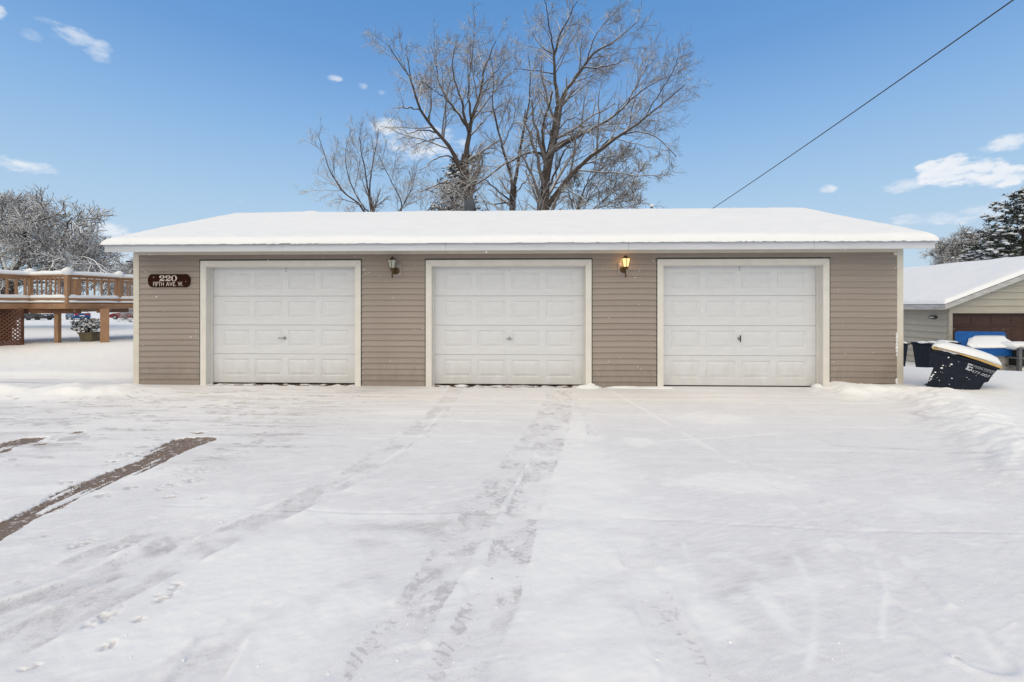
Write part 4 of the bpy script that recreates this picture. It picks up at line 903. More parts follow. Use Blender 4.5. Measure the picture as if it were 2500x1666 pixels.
tree('maple_tree', 'tallest bare tree behind the roof, one stout trunk with a long limb sweeping outward', 'tree', 21, [
    (zt_([(1415, 1200), (1412, 1100), (1418, 1000), (1432, 900), (1452, 790), (1475, 680), (1488, 590)]), .42, .17, 0),
    (zt_([(1488, 590), (1520, 500), (1580, 430), (1625, 370), (1670, 290), (1760, 250), (1850, 180), (1920, 120)]), .15, .018, 1.5),
    (zt_([(1488, 590), (1470, 480), (1460, 390), (1465, 300), (1480, 215), (1530, 130), (1565, 55), (1592, 5)]), .15, .015, -.5),
    (zt_([(1465, 300), (1445, 210), (1430, 110), (1418, 30), (1410, -10)]), .07, .012, -1.5),
    (zt_([(1425, 900), (1405, 810), (1398, 710), (1412, 640), (1440, 570), (1455, 500)]), .15, .03, -1.2),
    (zt_([(1412, 870), (1385, 828), (1330, 832), (1260, 862), (1180, 907), (1090, 985), (990, 1025), (880, 1060)]), .10, .018, -2),
    (zt_([(1425, 1130), (1475, 1055), (1545, 975), (1610, 900), (1700, 835), (1780, 772), (1860, 720), (1960, 645), (2050, 570), (2120, 515), (2180, 465)]), .22, .014, -2),
    (zt_([(1465, 825), (1560, 762), (1650, 712), (1740, 670), (1800, 622), (1870, 560), (1960, 480), (2070, 420), (2130, 408)]), .15, .014, 2),
    (zt_([(1700, 835), (1760, 760), (1850, 735), (1960, 712), (2050, 775), (2130, 855)]), .07, .012, -2.5),
    (zt_([(1430, 1020), (1490, 905), (1515, 820), (1560, 800), (1600, 780)]), .09, .02, 1.5),
    (zt_([(1463, 405), (1400, 392), (1330, 385), (1240, 378)]), .05, .012, 1), (zt_([(1463, 300), (1400, 265), (1360, 215), (1330, 150)]), .05, .012, 2),
    (zt_([(1625, 370), (1720, 372), (1820, 342), (1895, 318)]), .06, .012, -1.5), (zt_([(1640, 350), (1685, 200), (1745, 120), (1815, 55)]), .05, .012, 1.5),
    (zt_([(1492, 570), (1600, 500), (1665, 430), (1740, 400)]), .06, .012, 2.5), (zt_([(1870, 560), (1930, 430), (2000, 330), (2030, 280)]), .05, .012, 2),
    (zt_([(1960, 645), (2060, 480), (2120, 380), (2140, 320)]), .05, .012, -2.5), (zt_([(1440, 1080), (1530, 1040), (1600, 1070), (1660, 1120)]), .06, .012, -2),
    (zt_([(1452, 790), (1490, 690), (1560, 640), (1640, 660), (1690, 720)]), .05, .012, -2.2)], maple(), 11, group='bare trees behind the garage')
tree('maple_tree', 'bare forking tree whose trunk rises behind the roof beside the grey dish', 'tree', 20, [
    (zt_([(1025, 1200), (1008, 1120), (985, 1040), (970, 945), (982, 850)]), .30, .20, 0),
    (zt_([(982, 850), (995, 720), (1012, 640), (1048, 560), (1066, 470), (1072, 400), (1110, 310), (1145, 225)]), .19, .015, 1),
    (zt_([(995, 720), (972, 650), (962, 560), (928, 480), (910, 410), (905, 330), (925, 250)]), .11, .013, -1), (zt_([(1008, 650), (990, 520), (1000, 400), (1020, 280), (1025, 175)]), .09, .012, 1.5),
    (zt_([(972, 960), (925, 865), (880, 790), (820, 720), (770, 660), (730, 600), (705, 530), (680, 440), (640, 370), (590, 300), (555, 245)]), .17, .013, -1.5),
    (zt_([(992, 700), (930, 612), (870, 540), (830, 450), (818, 350), (790, 255)]), .10, .012, 2), (zt_([(680, 440), (665, 340), (655, 250)]), .05, .012, 0), (zt_([(730, 600), (650, 588), (580, 597)]), .05, .012, -2),
    (zt_([(835, 730), (765, 710), (690, 722), (610, 765)]), .06, .012, -2), (zt_([(925, 865), (845, 850), (775, 895), (725, 945)]), .06, .012, -1.5), (zt_([(850, 755), (760, 770), (690, 800)]), .05, .012, 1),
    (zt_([(985, 1010), (890, 995), (800, 1018), (720, 1052)]), .08, .015, -2), (zt_([(1008, 740), (1060, 680), (1120, 620), (1180, 560)]), .07, .012, 2), (zt_([(1066, 470), (1120, 420), (1200, 330), (1240, 300)]), .05, .012, 1.5),
    (zt_([(770, 660), (800, 560), (760, 470), (720, 400)]), .05, .012, 1.5), (zt_([(930, 612), (850, 520), (740, 450)]), .06, .012, -2)], maple(), 12, group='bare trees behind the garage')
tree('maple_tree', 'slender bare tree with a narrow V fork between two larger trunks', 'tree', 24, [
    (zt_([(1230, 1200), (1234, 1110), (1242, 1020)]), .22, .17, 0),
    (zt_([(1242, 1020), (1262, 920), (1280, 800), (1300, 680), (1325, 570), (1335, 440), (1330, 350), (1320, 280)]), .16, .012, 1), (zt_([(1238, 1040), (1210, 900), (1180, 800), (1150, 690), (1125, 600), (1130, 480), (1136, 380), (1110, 300)]), .14, .012, -1),
    (zt_([(1222, 1100), (1150, 1040), (1090, 990), (1010, 930)]), .08, .012, -2), (zt_([(1262, 920), (1310, 850), (1340, 760)]), .05, .012, 1), (zt_([(1300, 680), (1380, 560), (1420, 470)]), .06, .012, 1.5), (zt_([(1180, 800), (1220, 720), (1250, 640), (1250, 560)]), .05, .012, 1),
    (zt_([(1230, 1080), (1300, 1010), (1340, 920), (1350, 830)]), .07, .012, 1.5), (zt_([(1215, 1110), (1120, 1120), (1060, 1090), (1030, 1000)]), .07, .012, 1.5)], maple(), 13, group='bare trees behind the garage')
tree('small_tree', 'low many stemmed bare tree standing apart behind the roof', 'tree', 22, [
    (zt_([(470, 1240), (468, 1150), (455, 1080)]), .13, .09, 0), (zt_([(440, 1180), (390, 1110), (310, 1060), (260, 980), (225, 900), (195, 810), (168, 730)]), .08, .011, -1), (zt_([(455, 1080), (452, 1000), (470, 900), (490, 800), (502, 700)]), .07, .011, 1),
    (zt_([(455, 1080), (430, 950), (405, 820), (400, 700)]), .07, .011, -.5), (zt_([(560, 1240), (650, 1150), (590, 1030), (540, 930), (505, 850)]), .07, .011, 1), (zt_([(470, 1180), (420, 1130), (350, 1100), (260, 1090)]), .06, .011, -1.5),
    (zt_([(430, 1150), (340, 1000), (320, 880), (330, 760)]), .06, .011, 1), (zt_([(560, 1240), (640, 1120), (690, 1030), (700, 950)]), .06, .011, 1), (zt_([(560, 1240), (760, 1180), (820, 1080), (860, 1050)]), .06, .011, 0)], maple(), 14, group='bare trees behind the garage')
dense = lambda: [dict(n=12, lf_=.5, ang=R(52), trop=.15, K=6, tmin=.15, sides=4, wig=.05, rfac=.6, minr=.016), dict(n=9, lf_=.5, ang=R(50), trop=.1, K=5, tmin=.1, sides=3, wig=.07, minr=.012, lmin=.4), dict(n=5, lf_=.6, ang=R(50), trop=.1, K=4, tmin=.15, sides=3, wig=.08, minr=.009, lmin=.25)]
tree('thicket_tree', 'low snowy thicket of drooping twigs at the foot of the tallest tree', 'tree', 24, [
    (zt_([(1600, 1240), (1590, 1150), (1610, 1080)]), .12, .09, 0), (zt_([(1610, 1080), (1640, 1000), (1720, 920), (1800, 870), (1880, 840)]), .07, .012, -1), (zt_([(1600, 1200), (1720, 1110), (1820, 1020), (1920, 960), (2000, 960)]), .07, .012, 1),
    (zt_([(1600, 1200), (1700, 1140), (1820, 1100), (1930, 1090)]), .06, .012, -2), (zt_([(1590, 1150), (1560, 1060), (1570, 980)]), .06, .012, 1), (zt_([(1600, 1200), (1660, 1060), (1740, 990), (1860, 900)]), .06, .012, 2)], dense(), 15, 'snowy_bark', 'snowy_twig', group='bare trees behind the garage')
crab = lambda: [dict(n=14, lf_=.40, ang=R(58), trop=.12, K=7, tmin=.12, sides=4, wig=.05, rfac=.6, minr=.022), dict(n=10, lf_=.5, ang=R(52), trop=.12, K=5, tmin=.1, sides=3, wig=.07, minr=.0145, lmin=.5), dict(n=6, lf_=.55, ang=R(50), trop=.15, K=4, tmin=.12, sides=3, wig=.09, minr=.0105, lmin=.3)]
tree('crabapple_tree', 'wide spreading tree with every twig heaped with snow beyond the deck railing', 'tree', 21, [
    ([(20, 760), (18, 720), (25, 680)], .32, .24, 0), ([(25, 680), (50, 640), (62, 590), (60, 545), (92, 540), (122, 530)], .16, .03, -1.5), ([(25, 690), (80, 675), (125, 655), (128, 620), (150, 600), (160, 560), (168, 548), (176, 532)], .17, .025, -2.5),
    ([(25, 690), (90, 670), (130, 640), (165, 632), (205, 655), (245, 664), (272, 690)], .13, .02, -1), ([(25, 680), (0, 620), (-15, 570), (0, 525), (15, 497)], .15, .025, 1), ([(25, 680), (60, 610), (110, 580), (150, 572), (185, 595), (225, 625)], .13, .02, 1.5),
    ([(20, 690), (-60, 640), (-120, 570), (-150, 525)], .16, .025, 0), ([(25, 700), (70, 690), (150, 690), (220, 690), (290, 700)], .12, .02, 2.5), ([(20, 700), (-80, 690), (-180, 650), (-260, 620)], .15, .025, -1), ([(25, 680), (40, 600), (32, 550), (48, 520), (60, 502)], .12, .02, 2.5),
    ([(128, 620), (100, 570), (88, 540), (68, 522)], .08, .015, 1), ([(90, 670), (150, 650), (195, 625), (235, 638), (262, 668)], .10, .015, -3)], crab(), 21, 'snowy_bark', 'snowy_twig')
for k, (pts2, Z_, lab, sd_) in enumerate((([(2330, 760), (2335, 690), (2345, 640)], 34, 'round snowy crown of bare twigs rising over the neighbouring roof', 31), ([(330, 800), (332, 760), (326, 700)], 40, 'thin snowy bush between the deck and the garage corner', 32))):
    if k == 0: lim = [(pts2, .2, .14, 0)] + [([(2345, 650)] + l, .1, .02, dz) for l, dz in (([(2320, 610), (2295, 605)], 0), ([(2345, 600), (2350, 585)], 1), ([(2390, 610), (2420, 585)], -1), ([(2370, 600), (2400, 575)], 1), ([(2310, 630), (2285, 628)], -1), ([(2430, 620), (2470, 600)], 0))]
    else: lim = [(pts2, .12, .08, 0)] + [([(328, 730)] + l, .06, .015, dz) for l, dz in (([(318, 680), (312, 650)], 0), ([(335, 670), (345, 640)], 1), ([(310, 690), (300, 670)], -1), ([(345, 690), (360, 660)], 0))]
    tree('snowy_tree', lab, 'tree', Z_, lim, crab(), sd_, 'snowy_bark', 'snowy_twig')
# conifers: trunk, whorled boughs, needle tufts and snow lying on them
def conifer(name, label, u, v_top, Z, crown_w, v_low, seed, needle, n_whorl=16, dens=1.0, snowy=.6, shape=.8, spread=1.0):
    rr = random.Random(seed); top = at(u, v_top, Z); low = at(u, v_low, Z); gz_ = Hz(top.x, top.y); T_ = thing(name, label, 'tree', (top.x, top.y, gz_)); H = top.z - gz_
    MB().tube([(0, 0, -.2), (.03, 0, H * .5), (0, 0, H - .1)], [H * .022, H * .014, .02], 8).build('trunk', 'bark', T_, smooth=True)
    z0 = low.z - gz_; bo, ne, sn_ = MB(), [], MB(); VV, FF = [], []
    for w in range(n_whorl):
        f = w / (n_whorl - 1); z = z0 + (H - z0) * f
        rad = crown_w * (1 - f) ** shape * rr.uniform(.85, 1.1) + .12; nb = max(4, int(7 * dens))
        for k in range(nb):
            a = 2 * math.pi * (k + rr.random()) / nb; ln = rad * rr.uniform(.65, 1.1); d = Vector((math.cos(a), math.sin(a), rr.uniform(-.05, .3))); p0 = Vector((0, 0, z)); tip = p0 + d * ln + Vector((0, 0, .15 * ln * spread))
            bo.tube([p0, p0 + d * ln * .5, tip], [.03, .02, .01], 4)
            nt_ = max(2, int(ln * 4.5 * dens))
            for j in range(nt_):
                c = p0.lerp(tip, .25 + .78 * (j + rr.random()) / nt_) + Vector((rr.gauss(0, .12 * ln * .6), rr.gauss(0, .12 * ln * .6), rr.gauss(0, .07)))
                s_ = rr.uniform(.14, .27)
                for q in range(9):
                    e = Vector((rr.uniform(-1, 1), rr.uniform(-1, 1), rr.uniform(-.35, .8))).normalized() * s_ * rr.uniform(.7, 1.2); s2 = e.cross(Vector((rr.uniform(-1, 1), rr.uniform(-1, 1), 1))).normalized() * .032
                    o_ = len(VV); VV.extend([tuple(c + s2), tuple(c - s2), tuple(c + e)]); FF.append((o_, o_ + 1, o_ + 2))
                if rr.random() < snowy: blob(sn_, c + Vector((0, 0, .06)), (s_ * rr.uniform(.4, .75), s_ * rr.uniform(.4, .75), .055), j)
    bo.build('boughs', 'bark', T_); link('crown', np_mesh('crown', np.array(VV), np.array(FF), needle, False), T_); tag(sn_.build('snow_cover', 'rail_snow', T_, smooth=True), kind='stuff'); return T_
conifer('pine_tree', 'tall dark pine with snowy tufts at the picture edge over the neighbouring roof', 2497, 470, 26, 2.6, 640, 41, 'needle_dark', 14, 1.4, .28, .62)
conifer('pine_tree', 'shorter snow laden pine nestled under the taller pine', 2440, 572, 28, 2.0, 650, 42, 'needle_dark', 9, 1.4, .45, .5)
conifer('spruce_tree', 'dark brownish spruce half hidden behind the forking bare tree', 1112, 385, 31, 2.1, 560, 43, 'spruce_needle', 20, 1.35, .35, .75)

# ------------------------------------------------------------------ neighbouring garage on the right
NO = at(2316, 747, 18.0); NZ = -.95
nb = thing('neighbour_garage', 'low tan garage with a brown door and deep snow on its roof', 'garage', (NO.x, NO.y, NZ), YAW)
NW_, ND, WH = 9.9, 9.0, 2.24
DX0, DX1, DZ1 = .10, 3.35, 2.10
m_ = MB().box((0.02, .02, -.4), (DX0, .2, DZ1 + .02)).box((DX1, .02, -.4), (NW_ - .02, .2, DZ1 + .02)).box((.02, .02, DZ1 + .02), (NW_ - .02, .2, WH)).box((.02, .2, -.4), (.2, ND, WH)).box((NW_ - .2, .2, -.4), (NW_ - .02, ND, WH)).box((.2, ND - .2, -.4), (NW_ - .2, ND, WH))
RXN, EZN, RZN = 4.93, 2.44, 4.50
m_.prism([(.02, .02, WH), (NW_ - .02, .02, WH), (RXN, .02, RZN - .15)], (0, .18, 0)); m_.build('wall', 'neighbour_siding', nb)
SHN = .266
for k in range(-1, 9):                                    # side wall boards, then the boards of the gable wall
    MB().prism([(-.05, .02, 0), (-.006, .02, SHN), (.02, .02, SHN), (.02, .02, 0)], (0, ND - .04, 0)).build('siding_board', 'neighbour_siding', nb).location = (0, 0, k * SHN)
for k in range(8, 16):
    z = k * SHN; zt2 = z + SHN
    sl = (RZN - EZN) / (RXN + .47); xa = max(.0, (z - EZN + .12) / sl - .47 + .55); xb = 2 * RXN - xa
    if xb - xa < .4: continue
    MB().prism([(xa, -.05, 0), (xa, -.006, SHN), (xa, .02, SHN), (xa, .02, 0)], (xb - xa, 0, 0)).build('siding_board', 'neighbour_siding', nb).location = (0, 0, z)
for k in range(-1, 8):
    MB().prism([(DX1 + .12, -.05, 0), (DX1 + .12, -.006, SHN), (DX1 + .12, .02, SHN), (DX1 + .12, .02, 0)], (NW_ - DX1 - .15, 0, 0)).build('siding_board', 'neighbour_siding', nb).location = (0, 0, k * SHN)
for a, b in ((-.03, DX0), (DX1, DX1 + .12)): MB().box((a, -.06, -.4), (b, .0, DZ1 + .0)).build('door_casing', 'neighbour_siding', nb)
MB().box((-.03, -.061, DZ1 + .001), (DX1 + .12, .0, DZ1 + .06)).build('door_casing', 'neighbour_siding', nb)
dr = bpy.data.objects.new('garage_door', None); COL.objects.link(dr); dr.parent = nb; dr['label'] = 'brown panelled garage door'; dr.location = (DX0, .10, -.05)
for k in range(4):
    s_ = MB().box((0, 0, .004), (DX1 - DX0, .04, .53)); o = s_.build('door_section', 'neighbour_door', dr, bevel=.006); o.location = (0, 0, k * .535)
    for j in range(4): MB().box((.08 + j * .80, -.012, .10), (.08 + j * .80 + .69, .0, .43)).build('door_panel', 'neighbour_door', dr, bevel=.01).location = (0, 0, k * .535)
ox_ = -.47; OV = -.32
def rz_(x): return EZN + (RZN - EZN) * (x - ox_) / (RXN - ox_)
XR = 2 * RXN - ox_
MB().prism([(ox_, OV, EZN), (RXN, OV, RZN), (XR, OV, EZN), (XR, OV, EZN + .03), (RXN, OV, RZN + .03), (ox_, OV, EZN + .03)], (0, ND + .6, 0)).build('roof', 'shingle', nb)
for sg in (0, 1):
    x0_, x1_ = (ox_, RXN) if sg == 0 else (XR, RXN)
    MB().prism([(x0_, OV - .03, EZN - .19), (x1_, OV - .03, RZN - .19), (x1_, OV - .03, RZN - .002), (x0_, OV - .03, EZN - .002)], (0, .028, 0)).build('rake_board', 'neighbour_trim', nb)
MB().box((ox_ - .002, OV + .0, EZN - .20), (ox_ + .025, ND + .25, EZN - .002)).build('fascia_board', 'neighbour_trim', nb)
# snow slab on both slopes with a soft rounded edge
nxs, nys = 60, 40; tx = np.linspace(0, 1, nxs); tx = np.where(tx < .5, .5 * (2 * tx) ** 1.5, 1 - .5 * (2 - 2 * tx) ** 1.5); X_ = ox_ - .03 + (XR - ox_ + .06) * tx; tyv = np.linspace(0, 1, nys) ** 1.5; Y_ = OV - .05 + (ND + .7) * tyv
XX, YY = np.meshgrid(X_, Y_); rzz = EZN + (RZN - EZN) * (1 - np.abs(XX - RXN) / (RXN - ox_)) + .032
ed = np.minimum(np.minimum(XX - X_[0], X_[-1] - XX), np.minimum(YY - Y_[0], Y_[-1] - YY)); pr = np.sqrt(np.clip(1 - (1 - np.clip(ed / .18, 0, 1)) ** 2, 0, 1))
tp = rzz + (.15 + .03 * fbm(XX * .6, YY * .6, 3)) * pr - .10 * np.exp(-((XX - RXN) / .4) ** 2)
V = np.concatenate([np.stack([XX, YY, tp], -1).reshape(-1, 3), np.stack([XX, YY, rzz - .001], -1).reshape(-1, 3)]); I = np.arange(nxs * nys).reshape(nys, nxs); q1 = np.stack([I[:-1, :-1], I[:-1, 1:], I[1:, 1:], I[1:, :-1]], -1).reshape(-1, 4); M0 = nxs * nys
rq = lambda a: np.stack([a[:-1], a[:-1] + M0, a[1:] + M0, a[1:]], -1)
link('roof_snow', np_mesh('roof_snow', V, np.concatenate([q1, q1[:, ::-1] + M0, rq(I[0]), rq(I[-1])[:, ::-1], rq(I[:, 0])[:, ::-1], rq(I[:, -1])]), 'snow'), nb)
# bulkhead light on the side wall
Rm = Matrix.Translation((NO.x, NO.y, NZ)) @ Matrix.Rotation(YAW, 4, 'Z')
lp = Rm @ Vector((-.02, .62, 1.445 - 28 / 59.5 - NZ)); bl = thing('bulkhead_light', 'small black oval light fixed to the tan wall by the brown door', 'wall lamp', lp, YAW)
MB().lathe([(.13, 0), (.13, -.05), (.10, -.08)], 16, axis='x').build('housing', 'black_metal', bl).scale = (1, 1.6, .55)
MB().lathe([(.08, -.081), (.07, -.11), (.03, -.125)], 16, axis='x').build('lens', 'lamp_glass', bl).scale = (1, 1.6, .5)

# ------------------------------------------------------------------ bins, blue load, rack
def z3(a, b): return (2200 + a / 7.84, 760 + b / 7.84)
BZ = 7.3
def flat_poly(pts3, Z): return [at(*z3(a, b), Z) for a, b in pts3]
b0 = at(*z3(1000, 1500), BZ); bin1 = thing('wheelie_bin', 'dark navy wheeled bin tipped over in the snowbank with a yellow lid under snow', 'bin', tuple(b0))
_f = ray(2300, V_H); fw = Vector((_f[0], _f[1], 0)).normalized()   # away from the photographer, square to the bin's side
def tilt_solid(name, m, pts3, Z, depth, taper, parent, org, **k):
    A = flat_poly(pts3, Z); cen = sum(A, Vector()) / len(A); B = [cen + (p - cen) * taper + fw * depth for p in A]; n = len(A)
    mb = MB().add([p - org for p in A] + [p - org for p in B], [tuple(range(n))[::-1], tuple(range(n, 2 * n))] + [(i, (i + 1) % n, n + (i + 1) % n, n + i) for i in range(n)])
    return mb.build(name, m, parent, **k)
body = [(640, 742), (1862, 1108), (1745, 1235), (1668, 1358), (1592, 1372), (1470, 1560), (1250, 1680), (520, 1600), (478, 1440), (708, 845), (650, 805)]
tilt_solid('body', 'bin_plastic', body, BZ, .56, .96, bin1, b0, bevel=.012)
rimp = [(612, 722), (1900, 1085), (1880, 1128), (640, 775)]
tilt_solid('rim', 'bin_plastic', rimp, BZ - .02, .60, 1.0, bin1, b0, bevel=.006)
lidp = [(578, 692), (640, 660), (1150, 790), (1600, 920), (1900, 1040), (1942, 1078), (1928, 1108), (1500, 955), (1150, 842), (900, 780), (600, 728)]
tilt_solid('lid', 'bin_lid', lidp, BZ - .03, .62, 1.0, bin1, b0, bevel=.008)
# snow pillow on the lid: several ribs across the depth, swelling in the middle
sp = [(585, 690), (640, 640), (760, 628), (900, 645), (1100, 690), (1300, 740), (1450, 785), (1600, 832), (1760, 890), (1880, 948), (1925, 1010), (1925, 1045), (1500, 905), (1300, 845), (1150, 818), (1000, 828), (900, 782), (820, 775), (740, 735), (640, 722)]
ribs = []; A0 = flat_poly(sp, BZ - .03); cen = sum(A0, Vector()) / len(A0); lowl = [at(*z3(a, 690 + (a - 585) * .29), BZ - .03) for a, b in sp]
for fdep, g_ in ((0.0, .80), (.03, .97), (.10, 1.08), (.3, 1.2), (.5, 1.08), (.59, .9), (.62, .7)):
    ribs.append([(l + (p - l) * g_) + fw * fdep - b0 for p, l in zip(A0, lowl)])
n = len(sp); mb = MB(); mb.add([p for r_ in ribs for p in r_], [(k * n + i, k * n + (i + 1) % n, (k + 1) * n + (i + 1) % n, (k + 1) * n + i) for k in range(len(ribs) - 1) for i in range(n)] + [tuple(range(n))[::-1], tuple(range((len(ribs) - 1) * n, len(ribs) * n))])
mb.build('lid_snow', 'snow', bin1, smooth=True)
for sg in (.06, .50):
    c = at(*z3(505, 1530), BZ) + fw * sg - b0; o = MB().lathe([(.02, 0), (.055, .005), (.06, .03), (.055, .055), (.02, .06)], 18, axis='y').build('wheel', 'tyre', bin1); o.location = c; o.rotation_euler = (0, 0, math.atan2(-fw.x, fw.y))
a_, b_ = at(*z3(505, 1530), BZ), at(*z3(505, 1530), BZ) + fw * .56; MB().tube([a_ - b0, b_ - b0], .014, 8).build('axle', 'black_metal', bin1)
a_ = at(*z3(585, 770), BZ); MB().tube([a_ + fw * .08 - b0, a_ + Vector((-.03, 0, -.02)) + fw * .1 - b0, a_ + Vector((-.03, 0, -.02)) + fw * .45 - b0, a_ + fw * .48 - b0], .013, 8).build('handle', 'bin_plastic', bin1)
def bin_text(txt, p0, p1, h3, name='lettering'):
    """text running from p0 to p1 (zoom px) on the side face"""
    A, B = at(*z3(*p0), BZ - .003), at(*z3(*p1), BZ - .003); L = (B - A).length; hh = h3 / 7.84 * BZ / F_PX
    o = fit_text(name, txt, 'print_white', bin1, 0, L, 0, hh, 0, .0012); d = (B - A).normalized(); n_ = -fw; up = n_.cross(d) * -1
    up = d.cross(fw) * 1.0
    if up.z < 0: up = -up
    M = Matrix((d, fw, up)).transposed().to_4x4(); o.matrix_local = Matrix.Translation(A - b0) @ M; return o
bin_text('EAGLE WASTE', (1385, 1062), (1695, 1155), 42); bin_text('& RECYCLING, INC.', (1415, 1092), (1680, 1182), 24); bin_text('477-0077', (1335, 1165), (1648, 1268), 66)
lg = MB()
def q4(pts3, lay): lg.prism([at(*z3(a, b), BZ - .004 - .0004 * lay) - b0 for a, b in pts3], fw * .002)
q4([(1285, 995), (1378, 1025), (1370, 1050), (1277, 1020)], 0); q4([(1277, 1024), (1298, 1030), (1275, 1100), (1254, 1094)], 1); q4([(1310, 1055), (1380, 1078), (1376, 1096), (1305, 1075)], 0); q4([(1345, 1098), (1365, 1104), (1352, 1140), (1332, 1134)], 1); q4([(1240, 1085), (1330, 1120), (1322, 1150), (1230, 1112)], 2); q4([(1290, 1050), (1310, 1056), (1296, 1098), (1276, 1092)], 2)
lg.build('emblem', 'print_white', bin1)
sn = MB(); rr = random.Random(9)
for k, (a, b, r_) in enumerate([(960, 1018, 30), (930, 1050, 14), (800, 1040, 20), (775, 1090, 32), (650, 1170, 26), (615, 1215, 22), (580, 1255, 30), (570, 1300, 26), (540, 1330, 18), (1435, 1235, 7), (850, 1050, 7), (790, 1180, 8), (1100, 970, 8), (1300, 1305, 8), (750, 1165, 9), (690, 1275, 7), (1180, 1500, 8), (600, 1230, 18)]):
    p = at(*z3(a, b), BZ - .005) - b0; r2 = .72 * r_ / 7.84 * BZ / F_PX; blob(sn, p, (r2, .012, r2 * .75), k)
sn.build('stuck_snow', 'rail_snow', bin1, smooth=True)
def upright_bin(u0, u1, v0, v1, Z, label, lid_snow_seed):
    c = at((u0 + u1) / 2, v1, Z); w_ = (u1 - u0) * Z / F_PX; h_ = (v1 - v0) * Z / F_PX; T_ = thing('wheelie_bin', label, 'bin', (c.x, c.y + .3, c.z), YAW, 'upright dark bins by the tan wall')
    wb = w_ * .36; wt = w_ * .47
    MB().add([(-wb, -.25, -.25), (wb, -.25, -.25), (wb, .22, -.25), (-wb, .22, -.25), (-wt, -.33, h_ * .93), (wt, -.33, h_ * .93), (wt, .33, h_ * .93), (-wt, .33, h_ * .93)], [(0, 3, 2, 1), (4, 5, 6, 7), (0, 1, 5, 4), (1, 2, 6, 5), (2, 3, 7, 6), (3, 0, 4, 7)]).build('body', 'bin_plastic', T_, bevel=.02)
    MB().box((-w_ * .5, -.37, h_ * .931), (w_ * .5, .36, h_ * .985)).build('lid', 'bin_plastic', T_, bevel=.015)
    m2 = MB(); rr = random.Random(lid_snow_seed)
    for k in range(3): blob(m2, (w_ * (-.36 + .36 * k + rr.uniform(-.05, .05)), -.2 + rr.uniform(-.05, .2), h_), (w_ * rr.uniform(.12, .2), .2, h_ * rr.uniform(.04, .08)), k + lid_snow_seed)
    m2.build('lid_snow', 'rail_snow', T_, smooth=True)
    MB().tube([(-w_ * .4, .36, h_ * .88), (-w_ * .4, .43, h_ * .9), (w_ * .4, .43, h_ * .9), (w_ * .4, .36, h_ * .88)], .015, 6).build('handle', 'bin_plastic', T_)
    return T_
upright_bin(2264, 2308, 838, 898, 15.2, 'dark upright bin with snow on its lid directly behind the tipped bin', 1)
upright_bin(2312, 2342, 836, 896, 15.7, 'dark upright bin beside the blue cover, mostly hidden by the tipped bin', 5)
upright_bin(2178, 2216, 838, 896, 13.5, 'dark bin peeking out from behind the corner of the long garage', 8)
# blue draped load
b0 = at(*z3(1600, 1040), 15.8); load = thing('covered_trailer', 'bright blue covered load with a snowy slope before the brown door', 'covered trailer', tuple(b0))
def P3(a, b, Z): return at(*z3(a, b), Z) - b0
ZB, ZF = 17.0, 15.7
top_b = [(1030, 400), (1100, 380), (1400, 385), (1700, 390), (1960, 392), (2000, 420), (2010, 520), (2110, 580), (2240, 640)]; mid_f = [(1040, 690), (1120, 700), (1350, 704), (1600, 700), (1850, 696), (1980, 694), (2060, 692), (2150, 690), (2240, 692)]; low_f = [(1055, 840), (1120, 850), (1350, 858), (1600, 858), (1850, 856), (1980, 862), (2060, 858), (2150, 868), (2225, 872)]
mb = MB(); n = len(top_b)
rowsP = [[P3(a, b + 430, ZB + .1) for a, b in [(x, 430) for x, _ in top_b]], [P3(a, b, ZB) for a, b in top_b], [P3((a + c) / 2, b * .38 + d * .62, ZB * .45 + ZF * .55) for (a, b), (c, d) in zip(top_b, mid_f)], [P3(a, b, ZF) for a, b in mid_f], [P3(a, b, ZF - .03) for a, b in low_f]]
mb.add([p for r_ in rowsP for p in r_], [(k * n + i, k * n + i + 1, (k + 1) * n + i + 1, (k + 1) * n + i) for k in range(4) for i in range(n - 1)] + [(0, n, 2 * n, 3 * n, 4 * n), tuple(k * n + n - 1 for k in range(5))[::-1]])
mb.build('cover', 'blue_cover', load, bevel=.02)
ms = MB(); up_s = [(1300, 520), (1420, 482), (1600, 476), (1800, 478), (1960, 480), (2000, 530), (2110, 592), (2235, 640)]; lo_s = [(1262, 640), (1380, 702), (1600, 700), (1800, 697), (1960, 695), (2060, 693), (2150, 691), (2242, 690)]
vs = []
for j in range(7):
    f = j / 6
    for (a, b), (c, d) in zip(up_s, lo_s):
        Z = (ZB - .28) * (1 - f) + (ZF - .02) * f; vs.append(P3(a + (c - a) * f, b + (d - b) * f - 8 * math.sin(math.pi * f), Z - .12 * math.sin(math.pi * min(1, f * .8 + .1))))
n = len(up_s); ms.add(vs, [(k * n + i, k * n + i + 1, (k + 1) * n + i + 1, (k + 1) * n + i) for k in range(6) for i in range(n - 1)])
o = ms.build('snow_cover', 'snow', load, smooth=True); so = o.modifiers.new('t', 'SOLIDIFY'); so.thickness = .05; so.offset = 0
A = P3(1100, 850, ZF + .1); B = P3(2205, 850, ZF + .1); MB().prism([(A.x, A.y, A.z), (B.x, B.y, B.z), (B.x, B.y, -.35), (A.x, A.y, -.35)], fw * 1.0).build('base', 'grey_plain', load)
for a in (1300, 2050):
    o = MB().lathe([(.05, 0), (.26, .01), (.28, .08), (.26, .15), (.05, .16)], 18, axis='x').build('wheel', 'tyre', load); c = P3(a, 1000, ZF + .35); o.location = (c.x, c.y, -.05)
r0 = at(*z3(2330, 1080), 15.4); rack = thing('metal_rack', 'grey metal rack topped with snow at the picture edge by the blue cover', 'rack', (r0.x, r0.y, r0.z))
def P4(a, b, Z=15.4): return at(*z3(a, b), Z) - r0
